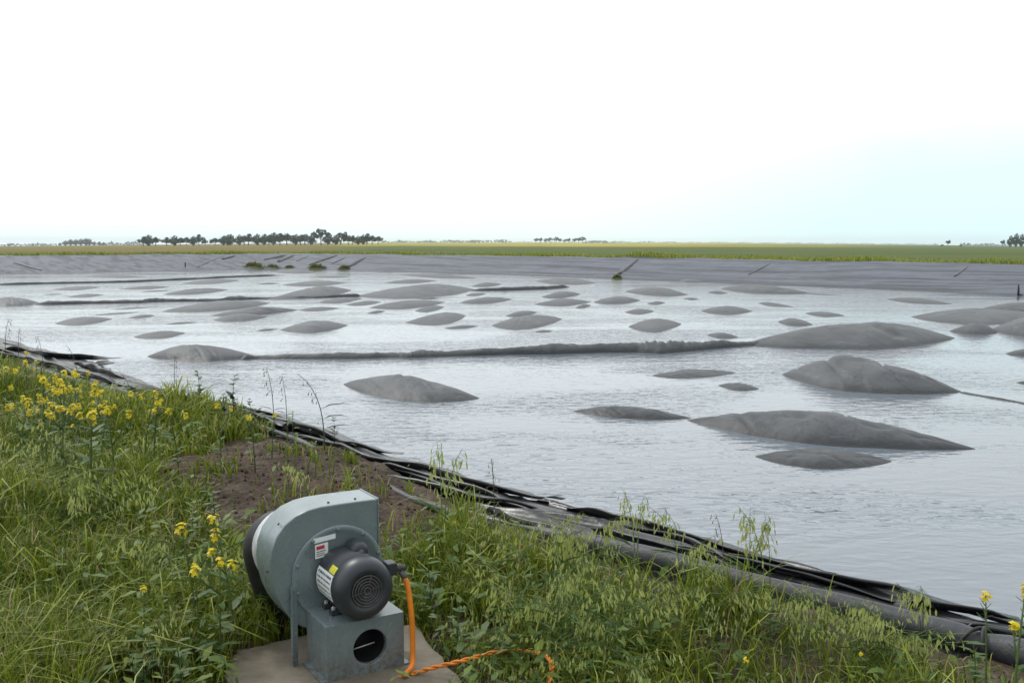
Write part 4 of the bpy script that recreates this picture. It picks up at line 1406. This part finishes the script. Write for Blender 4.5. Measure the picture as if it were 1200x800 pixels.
for (x, y), h, k, lab in single:
    p = at(x, y, ZB + h)
    t, n = to_tn(p.x, p.y)
    if n > crest(t) - .12:
        kk = (float(crest(t)) - .14) / n
        p = Vector((p.x * kk, p.y * kk, 0))
        h = (H - ZB) - p.y * math.tan(math.atan((y - 400) / F) + PITCH)
    put_mustard(k, (p.x, p.y, ground_z(p.x, p.y) - .01), random.uniform(0, 6.28), lab, max(.15, h) / prot[k][1][0].z)

def oat(seed, h, droop, nsp, m_sp='oat', m_st='stem', stems=1, name='wild_oat', spread=.1, sz=1.0):
    """grass stalks with an open nodding head"""
    random.seed(seed)
    r = thing(name, name, 'grass plant', group='seeding wild oats on the berm')
    sb, hb, lb_ = MB(), MB(), MB()
    for s in range(stems):
        a = random.uniform(0, 6.28)
        hs = h * random.uniform(.8, 1.05)
        base = Vector((random.uniform(-spread, spread) * .5, random.uniform(-spread, spread) * .5, 0))
        d = Vector((math.cos(a), math.sin(a), 0))
        path = []
        for k in range(9):
            f = k / 8
            path.append(base + d * (droop * hs * f ** 3) + Vector((0, 0, hs * (f - .32 * droop * f ** 4))))
        sb.tube(path, [(.0028 if m_st == 'stem' else .0046) * (1 - .68 * k / 8) for k in range(9)], 5)
        for k in range(nsp):
            f = random.uniform(.62, 1.0)
            i = min(7, int(f * 8))
            p = path[i].lerp(path[i + 1], f * 8 - i)
            b2 = random.uniform(0, 6.28)
            o_ = Vector((math.cos(b2), math.sin(b2), 0)) * random.uniform(.008, .04) * (1.3 - f) * 2.2 + d * .012
            q = p + o_ + Vector((0, 0, random.uniform(-.035, .008)))
            sb.tube([p, p.lerp(q, .6) + Vector((0, 0, .008)), q], .0006, 3, caps=False)
            dn = Vector((random.uniform(-.35, .35), random.uniform(-.35, .35), -1)) + d * .25
            hb.leaf(q, dn, d + Vector((random.uniform(-1, 1), random.uniform(-1, 1), .2)), random.uniform(.020, .034) * sz, random.uniform(.004, .0065) * sz, .12)
            hb.leaf(q, dn + Vector((random.uniform(-.3, .3), random.uniform(-.3, .3), 0)), d.cross(Vector((0, 0, 1))) + Vector((.1, .2, .1)), random.uniform(.018, .032) * sz, random.uniform(.0035, .006) * sz, -.12)
        for k in range(3):
            f = random.uniform(.15, .6)
            p = path[int(f * 8)]
            b2 = random.uniform(0, 6.28)
            lb_.leaf(p, (math.cos(b2), math.sin(b2), .9), (0, 0, 1), random.uniform(.10, .20), random.uniform(.005, .009), .65)
    sb.build('stem', MT[m_st], r)
    hb.build('seed_sprays', MT[m_sp], r)
    lb_.build('leaves', MT['mleaf' if m_st == 'stem' else 'drystem'], r)
    return r
oats = [oat(1, .46, .45, 22, stems=2), oat(2, .40, .60, 20, stems=3, spread=.14), oat(3, .52, .38, 26, stems=2, spread=.06, sz=1.45), oat(4, .34, .7, 18, stems=3, spread=.16)]
thin = [oat(11, .60, .12, 16, 'dryoat', 'drystem', 1, 'grass_stalk'), oat(12, .55, .30, 9, 'dryoat', 'drystem', 1, 'grass_stalk')]
for o in thin:
    o['group'] = 'tall dry grass stalks against the water'
ou = set()
def put(lst, k, loc, rz, label, s=1.0, tilt=(0, 0)):
    r = lst[k]
    key = (id(lst), k)
    if key not in ou:
        ou.add(key)
        r.location, r.rotation_euler, r['label'] = loc, (tilt[0], tilt[1], rz), label
        r.scale = (s, s, s)
        return r
    return copy_thing(r, label, loc, rz, s, tilt)
random.seed(5)
def root_for(x, y, h):
    """root of a plant whose top shows at pixel (x, y); keeps it on the berm"""
    p = at(x, y, ZB + h)
    t, n = to_tn(p.x, p.y)
    if n > crest(t) - .1:
        kk = (float(crest(t)) - .12) / n
        p = Vector((p.x * kk, p.y * kk, 0))
        h = (H - ZB) - p.y * math.tan(math.atan((y - 400) / F) + PITCH)
    return p, max(.12, h)
OC = 'pale nodding wild oat in the thick clump right of the blower'
OR = 'pale nodding wild oat in the grass along the black liner roll'
OL = 'pale wild oat standing in the tall grass left of the blower'
OB = 'pale wild oat arching over the lower frame edge right of the orange cord'
def oat_field(n, xr, yr, hr_, lab, ks=(0, 1, 3)):
    for _ in range(n):
        x, y, h = random.uniform(*xr), random.uniform(*yr), random.uniform(*hr_)
        p, h = root_for(x, y, h)
        k = random.choice(ks)
        put(oats, k, (p.x, p.y, ground_z(p.x, p.y) - .01), random.uniform(0, 6.28), lab, h / (.46, .40, .52, .34)[k])
oat_field(9, (622, 690), (585, 650), (.32, .46), OC)
oat_field(7, (690, 760), (660, 720), (.26, .40), OC, (1, 3))
oat_field(6, (790, 960), (640, 720), (.22, .36), OR)
oat_field(7, (1000, 1068), (675, 700), (.28, .36), 'pale wild oat in the tuft overhanging the black roll at the right')
oat_field(7, (60, 110), (475, 540), (.4, .55), OL)
oat_field(5, (120, 290), (560, 700), (.35, .5), OL)
oat_field(6, (560, 760), (700, 770), (.24, .36), OB, (1, 3))
oat_field(4, (860, 1190), (740, 780), (.15, .25), 'small pale oat on the sparse ground at the lower right', (1, 3))
for x, y, h, lab in [(521, 511, .62, 'tall grass stalk with a leafy top right of the blower outlet'), (750, 560, .46, 'lone tall oat against the water, left of the loose row'), (690, 570, .44, 'tall oat rising past the folded liner just right of the thick clump'), (1085, 640, .44, 'tall oat before the water, between the tuft and the right mustard plants'), (882, 592, .46, 'tall wild oat with dark spikelets against the water right of centre'), (908, 590, .48, 'tallest wild oat, its spikelets spread against the water'), (806, 576, .42, 'slender wild oat left of the two tall ones, against the water'),
                     (658, 566, .30, 'short dark-tipped oat in front of the flap of folded liner'), (642, 590, .42, 'tall pale oat at the top of the thick clump, against the folded liner'), (700, 604, .40, 'pale oat standing alone before the roll, right of the thick clump'),
                        (790, 604, .40, 'oat with spread spikelets before the water, left end of a loose row'), (835, 640, .34, 'short oat under the bare dry stalk, against the black roll'), (940, 664, .34, 'pale oat hanging over the black roll right of the tall pair'),
                        (1012, 676, .36, 'oat at the left side of the tuft overhanging the roll'), (1050, 672, .38, 'highest oat of the tuft overhanging the roll, against the water'), (366, 528, .40, 'drooping green oat standing in the bare earth behind the blower'), (586, 690, .3, 'bent wild oat beside the orange cord')]:
    p, h = root_for(x, y, h)
    put(oats, 2, (p.x, p.y, ground_z(p.x, p.y) - .01), random.uniform(0, 6.28), lab, h / .52)
for x, y, h, k, lab in [(205, 405, .5, 0, 'tall dry stalk at the left edge of the open water view'), (314, 420, .6, 0, 'pale tall stalk, left of a pair above the bare earth'), (331, 428, .55, 0, 'dark tall stalk, right of a pair above the bare earth'),
                        (376, 434, .62, 1, 'tall stalk bent over to the right above the bare earth'), (579, 522, .5, 0, 'faint thin stalk against the water before the folded liner'),
                        (843, 585, .34, 0, 'bare dry stalk leaning against the water right of centre'), (8, 362, .5, 0, 'feathery dry stalk at the left frame edge, above the flowers'), (22, 372, .5, 0, 'second feathery dry stalk beside the one at the left frame edge'),
                        (90, 392, .5, 1, 'dry stalk nodding over the flowering patch'), (45, 385, .5, 0, 'thin dry stalk rising out of the flowering patch'), (154, 425, .45, 1, 'dry stalk at the right end of the flowering patch')]:
    p, h = root_for(x, y, h)
    put(thin, k, (p.x, p.y, ground_z(p.x, p.y) - .01), random.uniform(-.6, .6) if k == 1 else random.uniform(0, 6.28), lab, h / (.60, .55)[k])
def leafy(seed, h, nl_, mat_, name, ll=.04):
    random.seed(seed)
    r = thing(name, name, 'plant', group='leafy weeds on the berm')
    sb, lf = MB(), MB()
    sb.tube([Vector((0.02 * math.sin(f * 3), 0, h * f)) for f in (0, .3, .6, .85, 1)], [.004, .0035, .003, .002, .001], 5)
    for k in range(nl_):
        f = min(1, max(.2, .3 + .7 * k / nl_ + random.uniform(-.08, .08)))
        a = k * 2.4 + random.uniform(-.7, .7)
        lf.leaf((0.02 * math.sin(f * 3), 0, h * f), (math.cos(a), math.sin(a), random.uniform(.2, .9)), (0, 0, 1), ll * random.uniform(.5, 1.35) * (1.15 - .5 * f), ll * random.uniform(.3, .6), .2)
    sb.build('stem', MT['stem' if mat_ != 'darkleaf' else 'darkleaf'], r)
    lf.build('leaves', MT[mat_], r)
    return r
lw = [leafy(3, .45, 24, 'darkleaf', 'leafy_weed', .085), leafy(4, .35, 24, 'mleaf', 'leafy_weed', .07), leafy(5, .4, 22, 'stem', 'leafy_weed', .06)]
for x, y, h, k, lab in [(231, 437, .42, 0, 'dark leafy weed silhouetted against the water, left of its twin'), (275, 441, .44, 0, 'dark leafy weed silhouetted against the water, above the mustard rim'), (262, 462, .32, 0, 'short dark leafy weed between two taller dark ones'),
                        (292, 468, .3, 0, 'low dark weed right of the tall dark leafy pair'), (392, 498, .2, 0, 'small dark sprig on the liner edge above the bare earth'),
                        (247, 568, .34, 2, 'bright green leafy weed on the left rim of the bare earth'), (228, 590, .28, 2, 'lower bright green weed beside the mustard at the hose'),
                        (455, 690, .26, 1, 'broad-leaved weed just right of the motor'), (500, 655, .3, 1, 'broad-leaved weed behind the box, beside the bare earth'), (540, 700, .25, 1, 'broad-leaved weed between blower and oat clump'),
                        (205, 745, .28, 1, 'broad-leaved weed at the left corner of the pad'), (165, 720, .3, 1, 'broad-leaved weed in the grass left of the pad'), (905, 700, .2, 1, 'broad green weed in front of the black roll'), (1060, 760, .2, 1, 'broad-leaved weed on the sparse ground at the lower right'), (1140, 745, .25, 1, 'green weed at the foot of the right mustard plants')]:
    p, h = root_for(x, y, h)
    put(lw, k, (p.x, p.y, ground_z(p.x, p.y) - .01), random.uniform(0, 6.28), lab, h / (.45, .35, .4)[k])

# weeds at the far water line and a dark bush on the far crest
def tuft(name, label, c, w, h, n_, m_, cat, group=None):
    mb = MB()
    mb.lathe([(-.2, w * .85), (h * .12, w * .7), (h * .25, w * .4), (h * .3, w * .05)], (0, 0, 0), (0, 0, 1), 12)
    for v in range(len(mb.v)):
        q = mb.v[v]
        mb.v[v] = (q[0] * random.uniform(.85, 1.1), q[1] * .45, q[2] * random.uniform(.7, 1.3))
    for k in range(n_):
        a = max(-1, min(1, random.gauss(0, .42))) * w
        e = max(.15, 1 - (abs(a) / w) ** 2 * .8)
        b0 = Vector((a, random.uniform(-.3, .3) * w * .4, random.uniform(0, .55) * h * e))
        d = Vector((random.uniform(-.6, .6), random.uniform(-.5, .5), 1)).normalized()
        mb.leaf(b0, d, (random.uniform(-1, 1), random.uniform(-1, 1), .2), h * random.uniform(.3, .6) * e, h * .12, .2)
    return tag(mb.build(name, m_, loc=c), label, cat, group)
for x, y, w, h, lab in [(298, 313.5, 1.7, .95, 'largest yellow-green weed tuft at the water line below the left bank folds'), (320, 313.5, 1.1, .6, 'weed tuft right of the largest one in the far corner'), (340, 313.8, .9, .5, 'lowest weed tuft in the middle of the far corner row'),
                     (372, 315, 1.5, .85, 'bushy weed tuft under the bank fold in the far corner'), (404, 315.5, .9, .7, 'weed tuft at the foot of the last corner fold'), (723, 327, .55, .55, 'weed tuft at the foot of the long diagonal bank fold')]:
    p = bank_pt(x, y)[0]
    tuft('shore_weed', lab, (p.x, p.y - .2, max(p.z - .1, 0.0)), w, h, 260, MT['farweed'], 'weed', 'weeds at the far water line')
p = bank_pt(760, 303)[0]
tuft('bush', 'dark green low bush on the crest above the diagonal bank fold', (p.x + 1.5, p.y + 5, 1.75), 3.6, 0.6, 420, MT['weed'], 'bush')
# a short stake at the right foot of the bank
mb = MB()
p = bank_pt(1193, 346)[0]
mb.tube([(0, 0, -.2), (.02, 0, .35), (.0, 0, .75)], [.06, .07, .05], 8)
mb.tube([(0, 0, .15), (.22, -.1, .02)], [.05, .08], 6)
tag(mb.build('stake', MT['rubber'], loc=(p.x, p.y, p.z - .05)), 'short dark stake at the foot of the bank by the right edge', 'stake')
mb = MB()
p = bank_pt(217, 313)[0]
mb.tube([(0, 0, -.2), (.02, 0, .3), (.0, 0, .62)], [.07, .07, .05], 8)
mb.tube([(0, 0, .45), (.16, -.05, .42)], [.04, .03], 6)
tag(mb.build('stake', MT['rubber'], loc=(p.x, p.y, p.z)), 'short dark stake low on the left end bank', 'stake')

# ------------------------------------------------------------------ trees on the plain
def crown_mesh(seed, lobes, n_=170, conif=False):
    random.seed(seed)
    mb = MB()
    for k in range(n_):
        lx, ly, lz, lr = random.choice(lobes)
        while True:
            v = Vector((random.uniform(-1, 1), random.uniform(-1, 1), random.uniform(-1, 1)))
            if v.length < 1:
                break
        c = Vector((lx, ly, lz)) + v * lr
        d = Vector((random.uniform(-1, 1), random.uniform(-1, 1), random.uniform(-.6, .8))).normalized()
        s = random.uniform(.06, .13)
        mb.leaf(c - d * s * .5, d, (random.uniform(-1, 1), random.uniform(-1, 1), random.uniform(-1, 1)), s, s * .9, .2)
    return mb
LOBES = [
 [(-.22, 0, .56, .20), (.22, .05, .60, .21), (0, 0, .76, .20), (0, .1, .50, .22), (-.3, 0, .42, .13)],
 [(-.30, 0, .55, .18), (.05, 0, .70, .22), (.32, 0, .58, .18), (.05, .1, .86, .13), (0, 0, .5, .2)],
 [(0, 0, .48, .30), (.08, 0, .74, .22), (-.18, 0, .38, .22), (.2, 0, .36, .2), (0, .05, .25, .2)],
 [(-.18, 0, .68, .20), (.20, 0, .80, .17), (.05, 0, .58, .18), (.28, 0, .6, .12)],
 [(-.36, 0, .66, .15), (-.10, 0, .84, .15), (.15, 0, .80, .17), (.38, 0, .62, .14), (0, .1, .62, .16), (-.2, 0, .5, .12)],
]
TR = []
for k, lb2 in enumerate(LOBES):
    r = thing('tree', 'tree', 'tree', group='trees on the distant plain')
    mb = MB()
    mb.tube([(0, 0, -.05), (.01, 0, .2), (0, 0, .45), (.02, 0, .7)], [.035, .028, .02, .01], 6)
    for lx, ly, lz, lr in lb2[:3]:
        mb.tube([(0, 0, .34), (lx * .5, ly * .5, lz * .7), (lx, ly, lz)], [.018, .012, .006], 5)
    mb.build('trunk', MT['bark'], r)
    crown_mesh(50 + k, lb2, 420).build('crown', MT['crown'], r)
    TR.append(r)
tu = set()
random.seed(21)
def put_tree(k, xpx, ytop, ybase, Y, label, wide=1.0, tilt=0.0):
    # height and place from the span the tree covers
    p = at_depth(xpx, 284, Y)
    z = zfield(p.x, Y)
    h = (ybase - ytop) / F * Y
    r = TR[k]
    s = (h * wide, h * wide, h)
    if k not in tu:
        tu.add(k)
        r.location, r.rotation_euler, r.scale = (p.x, Y, z), (0, tilt, random.uniform(-.5, .5)), s
        r['label'] = label
        return r
    return copy_thing(r, label, (p.x, Y, z), random.uniform(-.5, .5), s, (0, tilt))
TL = 'dark round-crowned tree in the shorter left stretch of the distant shelterbelt'
TRL = 'dark round-crowned tree in the longer right stretch of the distant shelterbelt'
row = [(168, 276), (173, 273.5), (182, 275.5), (195, 277), (204, 274.5), (211, 276.5), (218, 276), (226, 275.5), (233, 274), (240, 279.5),
       (252, 277.5), (261, 275), (266, 274), (270, 273.3), (280, 274), (286, 274.5), (291, 273.5), (301, 273.3), (309, 273.2), (315, 275), (320, 271.5), (328, 273.3), (336, 272.2), (346, 274), (352, 275), (357, 273.5), (364, 274.5), (376, 268.2), (384, 272.5), (393, 274.2), (399, 270.8), (408, 275.3), (413, 276.2), (419, 276.5), (425, 275), (430, 274), (436, 275.5), (443, 276.5)]
for i, (x, yt) in enumerate(row):
    if abs(x - 376) < 1:
        lab, k, w, tl = 'tallest tree of the distant shelterbelt, with an open two-part crown', 4, 1.15, 0
    elif abs(x - 399) < 1:
        lab, k, w, tl = 'leaning tree in the shelterbelt, right of the tallest one', 3, .95, .22
    elif abs(x - 240) < 1:
        lab, k, w, tl = 'lowest shelterbelt tree, at the left side of the gap', 0, 1.2, 0
    else:
        lab, k, w, tl = (TL if x < 245 else TRL), random.choice((0, 1, 2, 2, 0)), random.uniform(1.15, 1.5), random.uniform(-.06, .06)
    put_tree(k, x, yt, 287.2, 690 + random.uniform(-25, 25), lab, w, tl)
ROWM = 'slender tree in the small open row far off in the middle of the horizon'
for x, yt in [(628, 277.5), (633, 277.2), (640, 278), (644.5, 277), (652, 276.3), (656, 278), (662, 279), (666, 277.4), (673, 277.6), (678, 276.6), (683, 276)]:
    put_tree(random.choice((3, 4, 3)), x, yt, 284.2, 1350 + random.uniform(-30, 30), ROWM, 1.0)
for x, yt, yb, Y, k, lab, w in [(1111, 278.2, 286, 800, 3, 'small lone tree with a round top on the right horizon', .9), (1126, 283.2, 286.3, 800, 2, 'low bush-like tree right of the lone tree on the horizon', 1.6), (1104, 283.6, 286.4, 810, 2, 'low clump touching the left foot of the lone horizon tree', 2.0),
                             (1175, 278, 286.5, 800, 3, 'small pale tree just left of the dark clump at the right edge', .8),
                             (1184, 272.5, 287, 700, 2, 'left tree of the dark clump at the right frame edge', .8), (1190, 270, 287, 705, 2, 'highest tree of the dark clump at the right frame edge', .75), (1197, 270.8, 287, 700, 2, 'last full tree of the dark clump before the right frame edge', .8), (1205, 272, 287, 705, 1, 'tree of the dark clump half cut by the right frame edge', .8)]:
    put_tree(k, x, yt, yb, Y, lab, w)
LW = 'far hazy tree in the bluish grove on the left horizon'
for x, yt in [(70, 286), (76, 283.5), (82, 282), (88, 282.2), (94, 281.5), (100, 281), (104, 281.6), (110, 285), (116, 285), (121, 285.8)]:
    put_tree(2, x, yt, 290, 1500 + random.uniform(-30, 30), LW, 1.5)
# farther woods, one low mass
mb = MB()
random.seed(77)
for (xa, xb, hp_, Y) in [(-150, 66, 2.6, 3300), (120, 170, 3.0, 3000), (448, 520, 2.4, 2900), (520, 600, 3.0, 3000), (684, 722, 2.8, 2800), (722, 790, 1.8, 3300), (790, 1100, 1.4, 3600), (1130, 1180, 2.4, 2400), (600, 690, 1.4, 3600)]:
    x = xa
    while x < xb:
        p = at_depth(x, 284, Y)
        hgt_ = hp_ * (0.55 + .45 * abs(math.sin(x * .11)) + random.uniform(-.1, .15)) / F * Y
        z = zfield(p.x, Y)
        for k in range(10):
            c = Vector((p.x + random.uniform(-6, 6), Y + random.uniform(-8, 8), z + hgt_ * random.uniform(.15, .85)))
            d = Vector((random.uniform(-1, 1), random.uniform(-.6, .6), random.uniform(-.3, .6)))
            mb.leaf(c, d, (random.uniform(-1, 1), random.uniform(-1, 1), .3), hgt_ * .75, hgt_ * .7, .2)
        x += 3.2
tag(mb.build('far_woods', MT['crown_far']), 'pale blue-green woods strung along the far horizon', 'woods', kind='stuff')

# ------------------------------------------------------------------ air, sky and sun
hz = bpy.data.materials.new('haze_air')
hz.use_nodes = True
nt = hz.node_tree
nt.nodes.remove(nt.nodes['Principled BSDF'])
pv = N(nt, 'ShaderNodeVolumePrincipled')
pv.inputs['Color'].default_value = (0.86, 0.95, 1.0, 1)
pv.inputs['Density'].default_value = 1.6e-4
L(nt, pv.outputs[0], nt.nodes['Material Output'].inputs['Volume'])
mb = MB()
mb.box((0, 0, 11.0), (14000, 14000, 28.0))
tag(mb.build('haze', hz, smoothed=False), 'thin pale air over the plain', 'haze', kind='stuff')

SUN_EL, SUN_AZ = R(48), R(-38)          # azimuth from +Y (the view) towards +X
w = bpy.data.worlds.new('World')
sc.world = w
w.use_nodes = True
nt = w.node_tree
bg = nt.nodes['Background']
sky = N(nt, 'ShaderNodeTexSky', sky_type='NISHITA', sun_disc=False)
sky.sun_elevation, sky.sun_rotation = SUN_EL, SUN_AZ
sky.air_density, sky.dust_density, sky.ozone_density = 1.0, 2.0, 1.0
tc = N(nt, 'ShaderNodeTexCoord')
mp = N(nt, 'ShaderNodeMapping')
mp.inputs['Scale'].default_value = (1.2, 1.2, 3.5)
L(nt, tc.outputs['Generated'], mp.inputs['Vector'])
cl = noise_n(nt, mp.outputs['Vector'], 1.6, 6, 0.6, 0.4)
sp = N(nt, 'ShaderNodeSeparateXYZ')
L(nt, tc.outputs['Generated'], sp.inputs[0])
# cloud cover opens a little low down on the right
rightness = smooth(nt, sp.outputs['X'], 0.02, 0.50)
low = smooth(nt, sp.outputs['Z'], 0.17, 0.05)
low2 = smooth(nt, sp.outputs['Z'], 0.16, 0.0)
thin_ = math_n(nt, 'MULTIPLY', rightness, low)
thin2 = math_n(nt, 'MULTIPLY', smooth(nt, cl, 0.52, 0.72), 0.30)
open_ = math_n(nt, 'ADD', math_n(nt, 'ADD', math_n(nt, 'MULTIPLY', math_n(nt, 'MULTIPLY', thin_, 0.75), math_n(nt, 'ADD', math_n(nt, 'MULTIPLY', cl, 1.3), 0.25)), math_n(nt, 'MULTIPLY', low2, 0.60)), math_n(nt, 'MULTIPLY', thin2, math_n(nt, 'ADD', math_n(nt, 'MULTIPLY', rightness, 0.9), 0.2)), clamp=True)
cover = math_n(nt, 'SUBTRACT', 0.97, open_, clamp=True)
sd = N(nt, 'ShaderNodeVectorMath', operation='DOT_PRODUCT')
L(nt, tc.outputs['Generated'], sd.inputs[0])
sd.inputs[1].default_value = (math.sin(SUN_AZ) * math.cos(SUN_EL), math.cos(SUN_AZ) * math.cos(SUN_EL), math.sin(SUN_EL))
glow = smooth(nt, sd.outputs['Value'], -0.7, 1.0)
cb = math_n(nt, 'ADD', math_n(nt, 'MULTIPLY', glow, 9.5), 5.4)
cc = N(nt, 'ShaderNodeVectorMath', operation='SCALE')
cc.inputs[0].default_value = (1.0, 1.035, 1.05)
L(nt, cb, cc.inputs['Scale'])
thinc = mixc(nt, 0.08, (8.8, 11.4, 11.9), sky.outputs[0])
L(nt, mixc(nt, cover, thinc, cc.outputs[0]), bg.inputs['Color'])
bg.inputs['Strength'].default_value = 0.1

sl = bpy.data.lights.new('sun', 'SUN')
sl.energy, sl.angle, sl.color = 1.5, R(12), (1.0, 0.97, 0.92)
so = bpy.data.objects.new('sun', sl)
COL.objects.link(so)
dirv = Vector((math.sin(SUN_AZ) * math.cos(SUN_EL), math.cos(SUN_AZ) * math.cos(SUN_EL), math.sin(SUN_EL)))
so.rotation_euler = dirv.to_track_quat('Z', 'Y').to_euler()

sc.view_settings.view_transform = 'Standard'
sc.view_settings.look = 'None'
sc.view_settings.exposure = 0.0
sc.view_settings.gamma = 1.0
sc.view_settings.use_curve_mapping = False
sc.render.engine = 'CYCLES'
sc.cycles.max_bounces = 6
sc.cycles.diffuse_bounces = 3
sc.cycles.glossy_bounces = 3
sc.cycles.transmission_bounces = 3
sc.cycles.volume_bounces = 1
sc.cycles.use_denoising = True
